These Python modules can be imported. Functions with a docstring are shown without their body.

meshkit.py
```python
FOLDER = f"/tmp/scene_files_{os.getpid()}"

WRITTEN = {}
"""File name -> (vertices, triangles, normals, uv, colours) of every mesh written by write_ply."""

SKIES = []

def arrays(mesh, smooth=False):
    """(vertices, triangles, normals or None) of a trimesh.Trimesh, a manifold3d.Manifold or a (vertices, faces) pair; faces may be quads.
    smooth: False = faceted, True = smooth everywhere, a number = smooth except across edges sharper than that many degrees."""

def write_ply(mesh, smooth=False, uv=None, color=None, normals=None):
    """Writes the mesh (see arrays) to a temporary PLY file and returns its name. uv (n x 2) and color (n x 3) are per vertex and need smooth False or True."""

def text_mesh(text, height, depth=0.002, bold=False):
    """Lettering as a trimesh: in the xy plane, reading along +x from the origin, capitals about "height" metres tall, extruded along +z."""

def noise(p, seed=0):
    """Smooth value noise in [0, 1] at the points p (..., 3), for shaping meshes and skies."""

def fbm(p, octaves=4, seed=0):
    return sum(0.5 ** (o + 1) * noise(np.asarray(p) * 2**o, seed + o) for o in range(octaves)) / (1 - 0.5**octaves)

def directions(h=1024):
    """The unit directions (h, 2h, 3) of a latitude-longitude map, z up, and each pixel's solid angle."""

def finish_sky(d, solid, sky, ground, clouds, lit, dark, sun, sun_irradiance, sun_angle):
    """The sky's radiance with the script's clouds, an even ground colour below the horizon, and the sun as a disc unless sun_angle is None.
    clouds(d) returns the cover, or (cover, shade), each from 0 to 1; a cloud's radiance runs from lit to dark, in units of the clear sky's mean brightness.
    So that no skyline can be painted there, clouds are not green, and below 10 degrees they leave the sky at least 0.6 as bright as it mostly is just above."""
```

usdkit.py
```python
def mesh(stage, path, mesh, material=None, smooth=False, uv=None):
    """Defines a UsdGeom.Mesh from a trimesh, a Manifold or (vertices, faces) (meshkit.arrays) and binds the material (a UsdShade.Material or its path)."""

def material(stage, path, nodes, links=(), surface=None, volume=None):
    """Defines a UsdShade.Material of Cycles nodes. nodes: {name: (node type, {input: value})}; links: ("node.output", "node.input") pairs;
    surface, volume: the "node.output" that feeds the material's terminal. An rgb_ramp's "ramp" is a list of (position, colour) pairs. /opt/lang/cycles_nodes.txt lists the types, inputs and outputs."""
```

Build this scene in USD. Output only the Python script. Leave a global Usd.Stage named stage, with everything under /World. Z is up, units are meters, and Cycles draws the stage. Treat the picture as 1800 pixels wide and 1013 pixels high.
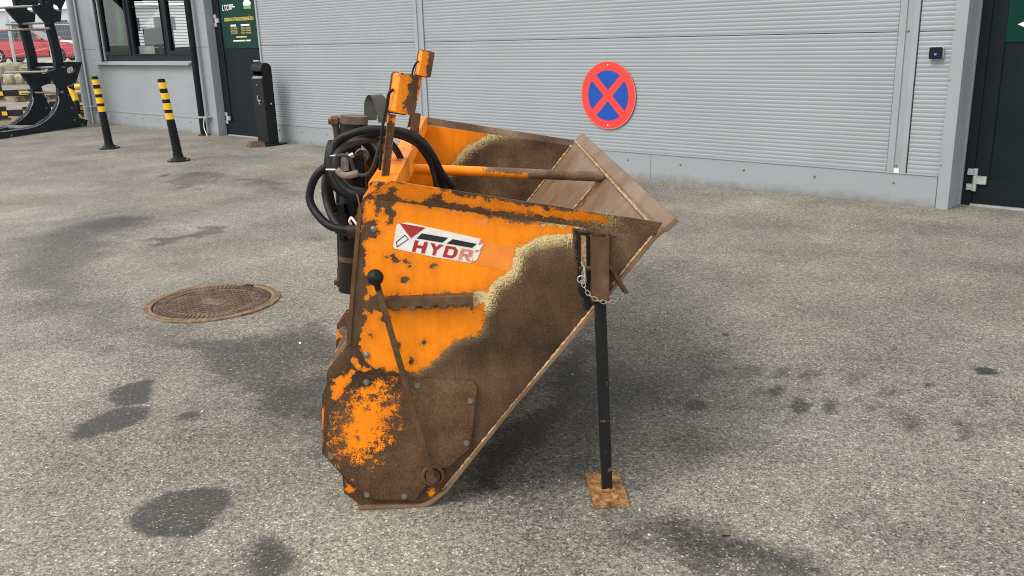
import math, numpy as np, trimesh, shapely, usdkit, meshkit
from shapely.geometry import Polygon, LineString, Point
from shapely.ops import unary_union
from pxr import Usd, UsdGeom, UsdLux, UsdShade, Gf, Sdf, Vt

stage = Usd.Stage.CreateInMemory()
UsdGeom.SetStageUpAxis(stage, UsdGeom.Tokens.z)
UsdGeom.SetStageMetersPerUnit(stage, 1.0)
stage.SetDefaultPrim(UsdGeom.Xform.Define(stage, '/World').GetPrim())
UsdGeom.Scope.Define(stage, '/World/Looks')
rng = np.random.default_rng(7)

# ------------------------------------------------------------------ camera, sky, sun, exposure
EXPOSURE = 0.72
SKY = 0.105
SUN = 0.40
SUN_DIR = np.array([-0.22, -0.78, 1.0]); SUN_DIR /= np.linalg.norm(SUN_DIR)
cam = UsdGeom.Camera.Define(stage, '/World/camera')
_r, _u, _b = [(0.743, 0.668, -0.031), (-0.164, 0.227, 0.960), (0.648, -0.708, 0.279)]
cam.AddTransformOp().Set(Gf.Matrix4d(*_r, 0, *_u, 0, *_b, 0, 0, 0, 1.4, 1))
cam.CreateFocalLengthAttr(31.2506)
cam.CreateHorizontalApertureAttr(36.0)
cam.CreateVerticalApertureAttr(36.0 * 576 / 1024)
cam.CreateClippingRangeAttr(Gf.Vec2f(0.05, 2000))
cam.CreateExposureAttr(EXPOSURE)

dome = UsdLux.DomeLight.Define(stage, '/World/sky')
dome.CreateIntensityAttr(1.0)
sky_m = usdkit.material(stage, '/World/Looks/overcast_sky', {
    'sky': ('sky_texture', {'sky_type': 'single_scattering', 'sun_disc': False, 'sun_elevation': float(math.asin(SUN_DIR[2])), 'sun_rotation': float(math.atan2(SUN_DIR[0], SUN_DIR[1])), 'aerosol_density': 2.0}),
    'tc': ('texture_coordinate', {}),
    'n': ('noise_texture', {'scale': 2.2, 'detail': 5.0, 'roughness': 0.55}),
    'cl': ('rgb_ramp', {'ramp': [(0.3, (7.2, 7.4, 7.7)), (0.7, (9.6, 9.7, 9.7))]}),
    'mx': ('mix_color', {'fac': 0.86, 'use_clamp': False}),
    'bg': ('background_shader', {'strength': SKY})},
    [('tc.generated', 'n.vector'), ('n.fac', 'cl.fac'), ('sky.color', 'mx.a'), ('cl.color', 'mx.b'), ('mx.result', 'bg.color')], surface='bg.background')
UsdShade.MaterialBindingAPI.Apply(dome.GetPrim()).Bind(sky_m)
dome.GetPrim().SetCustomDataByKey('kind', 'structure')
dome.GetPrim().SetCustomDataByKey('label', 'pale overcast sky above the yard')
dome.GetPrim().SetCustomDataByKey('category', 'sky')

sun = UsdLux.DistantLight.Define(stage, '/World/sun')
sun.CreateIntensityAttr(SUN); sun.CreateAngleAttr(25.0); sun.CreateNormalizeAttr(True)
sun.CreateColorAttr(Gf.Vec3f(1.0, 0.95, 0.88))
_z = SUN_DIR; _x = np.cross([0, 0, 1.0], _z); _x /= np.linalg.norm(_x); _y = np.cross(_z, _x)
sun.AddTransformOp().Set(Gf.Matrix4d(*_x, 0, *_y, 0, *_z, 0, 0, 0, 0, 1))

# ------------------------------------------------------------------ materials
def mat(name, nodes, links=(), surface='p.BSDF', volume=None):
    return usdkit.material(stage, '/World/Looks/' + name, nodes, links, surface=surface, volume=volume)

def plain(name, col, rough=0.5, metal=0.0, vary=0.12, scale=12.0, bump=0.0, bscale=200.0, spec=0.5, coat=0.0, bevel=0.0):
    """A surface whose tone drifts a little with noise, with optional fine relief and softened edges."""
    c = np.array(col, float)
    nodes = {'tc': ('texture_coordinate', {}),
             'n': ('noise_texture', {'scale': scale, 'detail': 5.0, 'roughness': 0.6}),
             'r': ('rgb_ramp', {'ramp': [(0.3, tuple(c * (1 - vary))), (0.7, tuple(np.minimum(c * (1 + vary), 1)))]}),
             'rr': ('map_range', {'from_min': 0.3, 'from_max': 0.7, 'to_min': max(rough - 0.08, 0.02), 'to_max': min(rough + 0.08, 1)}),
             'p': ('principled_bsdf', {'metallic': metal, 'specular_ior_level': spec, 'coat_weight': coat})}
    links = [('tc.object', 'n.vector'), ('n.fac', 'r.fac'), ('r.color', 'p.base_color'), ('n.fac', 'rr.value'), ('rr.result', 'p.roughness')]
    if bevel:
        nodes['bv'] = ('bevel', {'radius': bevel, 'samples': 4})
    if bump:
        nodes['n2'] = ('noise_texture', {'scale': bscale, 'detail': 4.0})
        nodes['b'] = ('bump', {'strength': bump, 'distance': 0.004})
        links += [('tc.object', 'n2.vector'), ('n2.fac', 'b.height'), ('b.normal', 'p.normal')]
        if bevel: links.append(('bv.bevel', 'b.normal'))
    elif bevel:
        links.append(('bv.bevel', 'p.normal'))
    return mat(name, nodes, links)

RUST_RAMP = [(0.24, (0.028, 0.015, 0.009)), (0.42, (0.074, 0.038, 0.018)), (0.58, (0.118, 0.062, 0.028)), (0.76, (0.175, 0.105, 0.056))]
def rusty(name, ramp=RUST_RAMP, rough=0.62, metal=0.0, scale=9.0, bump=0.35, fine=0.5, streak=(40.0, 40.0, 3.0)):
    nodes = {'tc': ('texture_coordinate', {}),
             'n': ('noise_texture', {'scale': scale, 'detail': 9.0, 'roughness': 0.68}),
             'f': ('noise_texture', {'scale': 340.0, 'detail': 3.0, 'roughness': 0.7}),
             'r': ('rgb_ramp', {'ramp': ramp}),
             'mm': ('math', {'math_type': 'multiply_add', 'value2': fine * 0.5, 'value3': -fine * 0.25}),
             'ad': ('math', {'math_type': 'add'}), 'vm': ('mapping', {'scale': streak}), 'vn': ('noise_texture', {'scale': 1.0, 'detail': 5.0, 'roughness': 0.62}), 'vr': ('math', {'math_type': 'multiply_add', 'value2': 0.18, 'value3': -0.09}), 'va': ('math', {'math_type': 'add'}),
             'b': ('bump', {'strength': bump, 'distance': 0.003}),
             'bv': ('bevel', {'radius': 0.0025, 'samples': 4}),
             'p': ('principled_bsdf', {'roughness': rough, 'metallic': metal, 'specular_ior_level': 0.25})}
    return mat(name, nodes, [('tc.object', 'n.vector'), ('tc.object', 'f.vector'), ('f.fac', 'mm.value1'), ('n.fac', 'ad.value1'), ('mm.value', 'ad.value2'),
        ('tc.object', 'vm.vector'), ('vm.vector', 'vn.vector'), ('vn.fac', 'vr.value1'), ('ad.value', 'va.value1'), ('vr.value', 'va.value2'), ('va.value', 'r.fac'), ('r.color', 'p.base_color'), ('ad.value', 'b.height'), ('bv.bevel', 'b.normal'), ('b.normal', 'p.normal')])

ORANGE = (0.92, 0.250, 0.005)
PRIMER = (0.74, 0.58, 0.27)
def worn_paint(name, threshold=None, paint=ORANGE, ramp=RUST_RAMP, fuzz=0.016, fine=0.006, chips=0.0, patch_scale=14.0, stain=0.75, rust_rough=0.62):
    """Paint flaked off rusted steel. With threshold None, where the paint still holds comes from the mesh's own primvars:
    wear (signed distance in metres into a painted patch), fuzz (how ragged that edge is) and primer (how far a cream undercoat shows)."""
    nodes = {'tc': ('texture_coordinate', {}),
             'n1': ('noise_texture', {'scale': 38.0, 'detail': 6.0, 'roughness': 0.62}),
             'n2': ('noise_texture', {'scale': 260.0, 'detail': 4.0, 'roughness': 0.7}),
             'rn': ('noise_texture', {'scale': 3.2, 'detail': 10.0, 'roughness': 0.62}),
             'rf': ('noise_texture', {'scale': 190.0, 'detail': 5.0, 'roughness': 0.75}),
             'rm': ('math', {'math_type': 'multiply_add', 'value2': 1.05, 'value3': -0.525}),
             'ra': ('math', {'math_type': 'add'}), 'rs': ('math', {'math_type': 'multiply_add', 'value2': 1.7, 'value3': -0.36}), 'dv': ('map_range', {'from_min': 0.3, 'from_max': 0.7, 'to_min': 0.88, 'to_max': 1.12}), 'dm': ('mix_color', {'blend_type': 'multiply', 'fac': 1.0, 'use_clamp': False}),
             'rr': ('rgb_ramp', {'ramp': ramp}),
             'pn': ('noise_texture', {'scale': 5.0, 'detail': 5.0}),
             'pr': ('rgb_ramp', {'ramp': [(0.3, tuple(np.array(paint) * 0.88)), (0.7, tuple(np.array(paint) * 1.08))]}),
             'c1': ('math', {'math_type': 'subtract', 'value2': 0.5}),
             'c2': ('math', {'math_type': 'subtract', 'value2': 0.5}),
             'm1': ('math', {'math_type': 'multiply', 'value2': fuzz * 3.2}),
             'm2': ('math', {'math_type': 'multiply', 'value2': fine * 3.2}),
             'e1': ('math', {'math_type': 'add'}), 'e2': ('math', {'math_type': 'add'}),
             'chn': ('noise_texture', {'scale': 30.0, 'detail': 5.0, 'roughness': 0.65}),
             'chm': ('map_range', {'from_min': 0.655, 'from_max': 0.70, 'to_min': 0.0, 'to_max': chips, 'clamp': True}),
             'e3': ('math', {'math_type': 'subtract'}),
             'fo': ('map_range', {'range_type': 'smoothstep', 'from_min': -0.0012, 'from_max': 0.0014, 'clamp': True}),
             'st': ('map_range', {'from_min': 0.0, 'from_max': 0.030, 'to_min': 1.0, 'to_max': 0.0, 'clamp': True}),
             'sg': ('map_range', {'from_min': 0.38, 'from_max': 0.66, 'clamp': True}), 'sm': ('math', {'math_type': 'multiply'}), 'ms': ('mix_color', {'b': (0.30, 0.085, 0.012)}), 'sk': ('math', {'math_type': 'multiply', 'value2': stain}),
             'vm': ('mapping', {'scale': (30.0, 30.0, 4.5)}), 'vn': ('noise_texture', {'scale': 1.0, 'detail': 4.0, 'roughness': 0.6}), 'vr': ('math', {'math_type': 'multiply_add', 'value2': 0.13, 'value3': -0.065}), 'va': ('math', {'math_type': 'add'}),
             'mx': ('mix_color', {}), 'mo': ('mix_color', {}),
             'hr': ('math', {'math_type': 'multiply_add', 'value2': 0.35}),
             'ro': ('map_range', {'to_min': rust_rough, 'to_max': 0.36}),
             'bv': ('bevel', {'radius': 0.0025, 'samples': 4}),
             'b': ('bump', {'strength': 0.4, 'distance': 0.0025}),
             'p': ('principled_bsdf', {'specular_ior_level': 0.26})}
    links = [('tc.object', x + '.vector') for x in ('n1', 'n2', 'rn', 'rf', 'pn', 'chn')]
    links += [('rf.fac', 'rm.value1'), ('rn.fac', 'rs.value1'), ('rs.value', 'ra.value1'), ('vn.fac', 'dv.value'), ('pr.color', 'dm.a'), ('dv.result', 'dm.b'), ('rm.value', 'ra.value2'), ('ra.value', 'va.value1'), ('tc.object', 'vm.vector'), ('vm.vector', 'vn.vector'), ('vn.fac', 'vr.value1'), ('vr.value', 'va.value2'), ('va.value', 'rr.fac'), ('pn.fac', 'pr.fac'), ('e3.value', 'st.value'), ('rf.fac', 'sg.value'), ('st.result', 'sm.value1'), ('sg.result', 'sm.value2'), ('sm.value', 'sk.value1'), ('sk.value', 'ms.fac'), ('dm.result', 'ms.a'), ('ms.result', 'mo.b'),
              ('n1.fac', 'c1.value1'), ('n2.fac', 'c2.value1'), ('c1.value', 'm1.value1'), ('c2.value', 'm2.value1'),
              ('m1.value', 'e1.value2'), ('e1.value', 'e2.value1'), ('m2.value', 'e2.value2'), ('chn.fac', 'chm.value'), ('e2.value', 'e3.value1'), ('chm.result', 'e3.value2'),
              ('e3.value', 'fo.value'), ('fo.result', 'mo.fac'), ('mo.result', 'p.base_color'), ('fo.result', 'ro.value'), ('ro.result', 'p.roughness'),
              ('ra.value', 'hr.value1'), ('fo.result', 'hr.value3'), ('hr.value', 'b.height'), ('bv.bevel', 'b.normal'), ('b.normal', 'p.normal')]
    if threshold is None:
        nodes['w'] = ('attribute', {'attribute': 'wear'})
        nodes['fz'] = ('attribute', {'attribute': 'fuzz'})
        nodes['pm'] = ('attribute', {'attribute': 'primer'})
        nodes['fm'] = ('math', {'math_type': 'multiply_add', 'value2': 0.030, 'value3': fine * 3.2})
        nodes['q1'] = ('math', {'math_type': 'multiply_add', 'value2': 0.032})
        nodes['q2'] = ('math', {'math_type': 'multiply_add', 'value2': 0.34})
        nodes['fp'] = ('map_range', {'range_type': 'smoothstep', 'from_min': 0.0, 'from_max': 0.004, 'clamp': True})
        links += [('w.fac', 'e1.value1'), ('fz.fac', 'fm.value1'), ('fm.value', 'm2.value2'),
                  ('pm.fac', 'q1.value1'), ('e3.value', 'q1.value3'), ('c2.value', 'q2.value1'), ('q1.value', 'q2.value3'), ('q2.value', 'fp.value'),
                  ('fp.result', 'pmf.value1'), ('pm.fac', 'pg.value'), ('pg.result', 'pmf.value2'), ('pmf.value', 'mx.fac'), ('rr.color', 'mx.a'), ('mx.result', 'mo.a')]
        nodes['pg'] = ('map_range', {'from_min': 0.06, 'from_max': 0.5, 'clamp': True})
        nodes['pmf'] = ('math', {'math_type': 'multiply'})
        nodes['mx'] = ('mix_color', {'b': PRIMER})
    else:
        nodes['big'] = ('noise_texture', {'scale': patch_scale, 'detail': 3.0})
        nodes['bm'] = ('math', {'math_type': 'multiply_add', 'value2': 0.12, 'value3': -0.12 * threshold})
        nodes.pop('mx')
        links += [('tc.object', 'big.vector'), ('big.fac', 'bm.value1'), ('bm.value', 'e1.value1'), ('rr.color', 'mo.a')]
    return mat(name, nodes, links)

GREY_RUST = [(0.18, (0.024, 0.013, 0.007)), (0.42, (0.072, 0.039, 0.019)), (0.58, (0.110, 0.062, 0.030)), (0.82, (0.205, 0.134, 0.076))]
SHEET_RUST = [(0.20, (0.070, 0.036, 0.018)), (0.42, (0.160, 0.094, 0.050)), (0.55, (0.195, 0.128, 0.080)), (0.70, (0.26, 0.185, 0.12)), (0.82, (0.46, 0.34, 0.19))]
M = {}
M['panel_paint'] = worn_paint('worn_orange_panel_paint', None, ramp=GREY_RUST, fuzz=0.018, fine=0.006, chips=0.022)
M['cover_paint'] = worn_paint('flaking_orange_cover_paint', None, ramp=RUST_RAMP, fuzz=0.11, fine=0.07, chips=0.0, stain=1.0)
M['tube_paint'] = worn_paint('orange_tube_paint', None, ramp=SHEET_RUST, fuzz=0.012, fine=0.006, chips=0.03)
M['inner_paint'] = worn_paint('worn_orange_inner_paint', None, ramp=GREY_RUST, fuzz=0.016, fine=0.005, chips=0.008)
M['orange_light_wear'] = worn_paint('orange_paint_with_light_wear', 0.30, fuzz=0.008, chips=0.05, patch_scale=16)
M['orange_mid_wear'] = worn_paint('orange_paint_with_patchy_wear', 0.44, fuzz=0.010, chips=0.05, patch_scale=18)
M['orange_heavy_wear'] = worn_paint('orange_paint_mostly_gone', 0.56, fuzz=0.012, chips=0.05, patch_scale=16)
M['rust'] = rusty('dark_brown_rust')
M['rust_grey'] = rusty('greyish_brown_rust', ramp=GREY_RUST)
M['rust_sheet'] = rusty('scoured_steel_sheet', ramp=SHEET_RUST, rough=0.45, scale=4.0, fine=1.0, bump=0.15, streak=(9.0, 14.0, 9.0))
M['rust_orange'] = rusty('bright_orange_rust', ramp=[(0.3, (0.055, 0.026, 0.013)), (0.44, (0.20, 0.09, 0.03)), (0.57, (0.34, 0.175, 0.065)), (0.74, (0.52, 0.38, 0.22))], scale=48.0, rough=0.85, fine=0.9, streak=(40.0, 40.0, 40.0))
M['weld'] = rusty('rusty_weld_metal', ramp=[(0.3, (0.16, 0.08, 0.035)), (0.5, (0.40, 0.24, 0.12)), (0.7, (0.66, 0.52, 0.34))], scale=60.0, rough=0.45, metal=0.3)
M['bolt'] = plain('dull_galvanised_bolt', (0.20, 0.18, 0.155), 0.55, 0.5, 0.25, 80)
M['galv'] = plain('galvanised_steel', (0.52, 0.53, 0.53), 0.42, 0.6, 0.12, 40)
M['chain_steel'] = plain('bright_chain_steel', (0.36, 0.32, 0.26), 0.35, 0.85, 0.2, 120)
M['black_paint'] = worn_paint('chipped_black_paint', 0.33, paint=(0.012, 0.012, 0.013), fuzz=0.01, chips=0.06, patch_scale=14, stain=0.0)
M['ram_black'] = plain('black_ram_paint', (0.007, 0.007, 0.0075), 0.42, 0, 0.3, 25, spec=0.25, bump=0.1, bscale=90)
M['rubber'] = plain('black_hose_rubber', (0.0065, 0.0065, 0.007), 0.48, 0, 0.3, 30, spec=0.22, bump=0.15, bscale=160)
M['rubber_dusty'] = plain('dusty_hose_rubber', (0.016, 0.0145, 0.012), 0.6, 0, 0.35, 24)
M['strap'] = plain('grey_green_webbing', (0.050, 0.046, 0.036), 0.85, 0, 0.25, 50, bump=0.4, bscale=400)
M['tape'] = plain('grimy_cable_tape', (0.17, 0.13, 0.105), 0.7, 0, 0.3, 60, bump=0.5, bscale=90)
M['sheet'] = plain('grey_facade_sheet', (0.285, 0.306, 0.320), 0.48, 0.0, 0.05, 1.6, bump=0.03, bscale=30, spec=0.5)
M['trim'] = plain('grey_facade_trim', (0.292, 0.312, 0.325), 0.45, 0.0, 0.05, 2.5, spec=0.5, bevel=0.003)
M['plinth'] = mat('splashed_plinth_sheet', {'tc': ('texture_coordinate', {}), 'sp': ('separate_xyz', {}), 'n': ('noise_texture', {'scale': 9.0, 'detail': 7.0, 'roughness': 0.7}), 'z': ('math', {'math_type': 'multiply_add', 'value2': -5.0, 'value3': 0.42}),
    'a': ('math', {'math_type': 'add'}), 'm': ('map_range', {'from_min': 0.55, 'from_max': 1.05, 'to_max': 0.7, 'clamp': True}), 'c': ('mix_color', {'a': (0.285, 0.306, 0.320), 'b': (0.13, 0.12, 0.10)}), 'n2': ('noise_texture', {'scale': 2.5, 'detail': 2.0}), 'b': ('bump', {'strength': 0.12, 'distance': 0.02}), 'p': ('principled_bsdf', {'roughness': 0.48})},
    [('tc.object', 'sp.vector'), ('tc.object', 'n.vector'), ('tc.object', 'n2.vector'), ('sp.z', 'z.value1'), ('z.value', 'a.value1'), ('n.fac', 'a.value2'), ('a.value', 'm.value'), ('m.result', 'c.fac'), ('c.result', 'p.base_color'), ('n2.fac', 'b.height'), ('b.normal', 'p.normal')])
M['anthracite'] = plain('anthracite_coating', (0.0085, 0.0135, 0.016), 0.5, 0.0, 0.12, 4, bevel=0.003, spec=0.12)
M['anthracite_frame'] = plain('anthracite_frame_coating', (0.012, 0.016, 0.019), 0.45, 0.0, 0.1, 4, bevel=0.003, spec=0.12)
M['bin_black'] = plain('matt_black_powder_coat', (0.009, 0.010, 0.010), 0.5, 0, 0.15, 20, bevel=0.006, spec=0.22)
M['post_black'] = plain('black_flexible_plastic', (0.008, 0.008, 0.0085), 0.5, 0, 0.2, 20, spec=0.2)
M['band_yellow'] = plain('yellow_reflective_band', (0.78, 0.47, 0.010), 0.4, 0, 0.06, 30)
M['sign_red'] = plain('red_sign_film', (0.74, 0.045, 0.034), 0.4, 0, 0.03, 3)
M['sign_blue'] = plain('blue_sign_film', (0.001, 0.060, 0.36), 0.35, 0, 0.03, 3)
M['white'] = plain('white_paint', (0.78, 0.78, 0.76), 0.45, 0, 0.03, 5)
M['sticker_white'] = plain('dirty_white_sticker', (0.74, 0.70, 0.64), 0.4, 0, 0.10, 26)
M['sticker_red'] = plain('dark_red_sticker_print', (0.36, 0.022, 0.022), 0.4, 0, 0.12, 30)
M['sticker_pink'] = plain('faded_red_sticker_print', (0.62, 0.22, 0.16), 0.45, 0, 0.35, 90)
M['sticker_black'] = plain('black_sticker_print', (0.012, 0.012, 0.016), 0.35, 0, 0.1, 10)
M['sticker_clear'] = plain('pale_orange_sticker_ghost', (0.80, 0.24, 0.03), 0.3, 0, 0.08, 20)
M['poster_green'] = plain('dark_green_poster', (0.001, 0.032, 0.022), 0.4, 0, 0.06, 2, spec=0.15)
M['poster_yellow'] = plain('yellow_print', (0.62, 0.50, 0.10), 0.4, 0, 0.05, 10)
M['poster_ochre'] = plain('ochre_print', (0.26, 0.20, 0.05), 0.4, 0, 0.15, 40)
M['poster_lime'] = plain('bright_green_print', (0.12, 0.40, 0.05), 0.4, 0, 0.05, 10)
M['cast_iron'] = rusty('rusty_cast_iron', ramp=[(0.3, (0.055, 0.034, 0.021)), (0.45, (0.105, 0.068, 0.045)), (0.58, (0.145, 0.098, 0.068)), (0.72, (0.21, 0.145, 0.095))], scale=12, rough=0.55)
M['cast_frame'] = rusty('pale_rusty_frame', ramp=[(0.3, (0.10, 0.065, 0.038)), (0.45, (0.19, 0.125, 0.075)), (0.6, (0.27, 0.19, 0.12)), (0.72, (0.36, 0.28, 0.19))], scale=18, rough=0.7)
M['hole_black'] = plain('black_recess', (0.006, 0.006, 0.006), 0.9)
M['rack_paint'] = plain('dark_grey_rack_paint', (0.016, 0.020, 0.024), 0.5, 0, 0.12, 9, bevel=0.006, spec=0.2)
M['rack_rod'] = plain('worn_steel_rod', (0.20, 0.20, 0.19), 0.4, 0.6, 0.2, 20)
M['rack_edge'] = plain('pale_metal_edge', (0.34, 0.35, 0.36), 0.35, 0.6, 0.2, 20)
M['wood'] = plain('weathered_pallet_wood', (0.42, 0.33, 0.22), 0.8, 0, 0.3, 9)
M['car_red'] = plain('red_car_paint', (0.42, 0.012, 0.022), 0.22, 0, 0.03, 3, coat=1.0)
M['car_glass'] = plain('dark_car_glass', (0.05, 0.065, 0.07), 0.08, 0, 0.02, 2)
M['car_black'] = plain('black_car_plastic', (0.014, 0.014, 0.015), 0.6)
M['tyre'] = plain('tyre_rubber', (0.020, 0.020, 0.020), 0.75)
M['alloy'] = plain('silver_wheel_alloy', (0.62, 0.62, 0.62), 0.3, 0.7, 0.05, 5)
M['rock'] = plain('tan_boulder', (0.33, 0.28, 0.20), 0.85, 0, 0.35, 3.5, bump=0.5, bscale=14)
M['rock_moss'] = plain('mossy_boulder', (0.19, 0.18, 0.11), 0.9, 0, 0.35, 4, bump=0.5, bscale=14)
M['grass'] = plain('bank_grass', (0.10, 0.13, 0.045), 0.9, 0, 0.4, 3)
M['road'] = plain('pale_far_road', (0.26, 0.25, 0.24), 0.85, 0, 0.1, 1)
M['fence_wire'] = plain('galvanised_fence_wire', (0.36, 0.37, 0.37), 0.5, 0.4, 0.05, 3)
M['far_wall'] = plain('pale_far_cladding', (0.55, 0.57, 0.58), 0.7, 0, 0.05, 0.5)
M['far_grey'] = plain('slate_grey_van_paint', (0.075, 0.080, 0.088), 0.5, 0, 0.05, 1)
M['office_wall'] = plain('office_wall_paint', (0.30, 0.31, 0.30), 0.8, 0, 0.05, 2)
M['office_dark'] = plain('dark_office_surface', (0.05, 0.055, 0.058), 0.6, 0, 0.1, 4)
M['reflect_jacket'] = plain('reflection_green', (0.05, 0.36, 0.13), 0.85, 0, 0.3, 6)  # green of a pane reflection, carried by added cloth
M['leaf'] = plain('pot_plant_leaf', (0.05, 0.14, 0.03), 0.6, 0, 0.3, 20)
M['petal'] = plain('red_petal', (0.75, 0.07, 0.02), 0.6, 0, 0.2, 30)
M['screen'] = plain('monitor_back', (0.055, 0.065, 0.065), 0.35, 0, 0.1, 5)
M['paper'] = plain('white_paper', (0.78, 0.80, 0.78), 0.8)
M['roof'] = plain('grey_roof', (0.3, 0.3, 0.3), 0.8)
M['lamp_glow'] = mat('blue_indicator', {'e': ('emission', {'color': (0.08, 0.12, 1.0), 'strength': 1.6})}, surface='e.emission')
M['glass'] = mat('window_glass', {'fr': ('fresnel', {'IOR': 1.5}), 't': ('transparent_bsdf', {'color': (0.86, 0.93, 0.90)}), 'g': ('glossy_bsdf', {'color': (1, 1, 1), 'roughness': 0.01}), 'm': ('mix_closure', {})},
                 [('fr.fac', 'm.fac'), ('t.BSDF', 'm.closure1'), ('g.BSDF', 'm.closure2')], surface='m.closure')

# ------------------------------------------------------------------ builders
def uniq(path):
    if not stage.GetPrimAtPath(path): return path
    k = 1
    while stage.GetPrimAtPath('%s_%03d' % (path, k)): k += 1
    return '%s_%03d' % (path, k)

def tag(prim, label=None, cat=None, group=None, kind=None):
    p = prim.GetPrim() if hasattr(prim, 'GetPrim') else prim
    for k, v in (('label', label), ('category', cat), ('group', group), ('kind', kind)):
        if v: p.SetCustomDataByKey(k, v)
    return p

def thing(name, label, cat, loc=(0, 0, 0), rotz=0.0, group=None):
    x = UsdGeom.Xform.Define(stage, uniq('/World/' + name))
    x.AddTranslateOp().Set(Gf.Vec3d(*map(float, loc)))
    if rotz: x.AddRotateZOp().Set(float(rotz))
    return tag(x, label, cat, group)

def part(parent, name, mesh, m, smooth=False, label=None, kind=None, group=None):
    base = parent.GetPath().pathString if parent is not None else '/World'
    o = usdkit.mesh(stage, uniq(base + '/' + name), mesh, M[m] if isinstance(m, str) else m, smooth=smooth)
    if label or kind or group: tag(o, label, None, group, kind)
    return o.GetPrim()

def solo(name, mesh, m, label, cat, smooth=False, group=None, kind=None):
    o = part(None, name, mesh, m, smooth)
    return tag(o, label, cat, group, kind)

def copy_of(src, loc, rotz=0.0, label=None, group=None):
    was = src.GetCustomData()
    x = UsdGeom.Xform.Define(stage, uniq('/World/' + src.GetName().rstrip('0123456789').rstrip('_')))
    p = x.GetPrim()
    p.GetReferences().AddInternalReference(src.GetPath())
    x.ClearXformOpOrder()
    x.AddTranslateOp(opSuffix='place').Set(Gf.Vec3d(*map(float, loc)))
    x.AddRotateZOp(opSuffix='place').Set(float(rotz))
    p.SetInstanceable(True)
    return tag(p, label or was.get('label'), was.get('category'), group or was.get('group'))

cat = trimesh.util.concatenate
def box(x0, x1, y0, y1, z0, z1):
    b = trimesh.creation.box((x1 - x0, y1 - y0, z1 - z0)); b.apply_translation(((x0 + x1) / 2, (y0 + y1) / 2, (z0 + z1) / 2)); return b
def cyl(p0, p1, r, n=20):
    return trimesh.creation.cylinder(r, segment=[p0, p1], sections=n)
def ball(c, r, sub=2):
    b = trimesh.creation.icosphere(sub, r); b.apply_translation(c); return b
def xz_prism(pts, y0, y1):
    """Outline in the xz plane, solid from y0 to y1."""
    poly = pts if isinstance(pts, Polygon) else Polygon(pts)
    if not poly.is_valid: poly = poly.buffer(0)
    m = trimesh.creation.extrude_polygon(poly, y1 - y0, engine='earcut')
    v = m.vertices.copy(); m.vertices = np.stack([v[:, 0], y1 - v[:, 2], v[:, 1]], 1); m.fix_normals(); return m
def hull(pts):
    return trimesh.convex.convex_hull(np.array(pts, float))
def bar(p0, p1, w, t, up=(0, 0, 1)):
    """Rectangular bar from p0 to p1, w along 'up', t across."""
    p0, p1 = np.array(p0, float), np.array(p1, float); d = p1 - p0; L_ = np.linalg.norm(d); d /= L_
    u = np.array(up, float); u -= d * (u @ d); u /= np.linalg.norm(u); s = np.cross(d, u)
    b = trimesh.creation.box((L_, t, w)); T = np.eye(4); T[:3, 0], T[:3, 1], T[:3, 2], T[:3, 3] = d, -s, u, (p0 + p1) / 2
    if np.linalg.det(T[:3, :3]) < 0: T[:3, 1] *= -1
    b.apply_transform(T); return b
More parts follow.
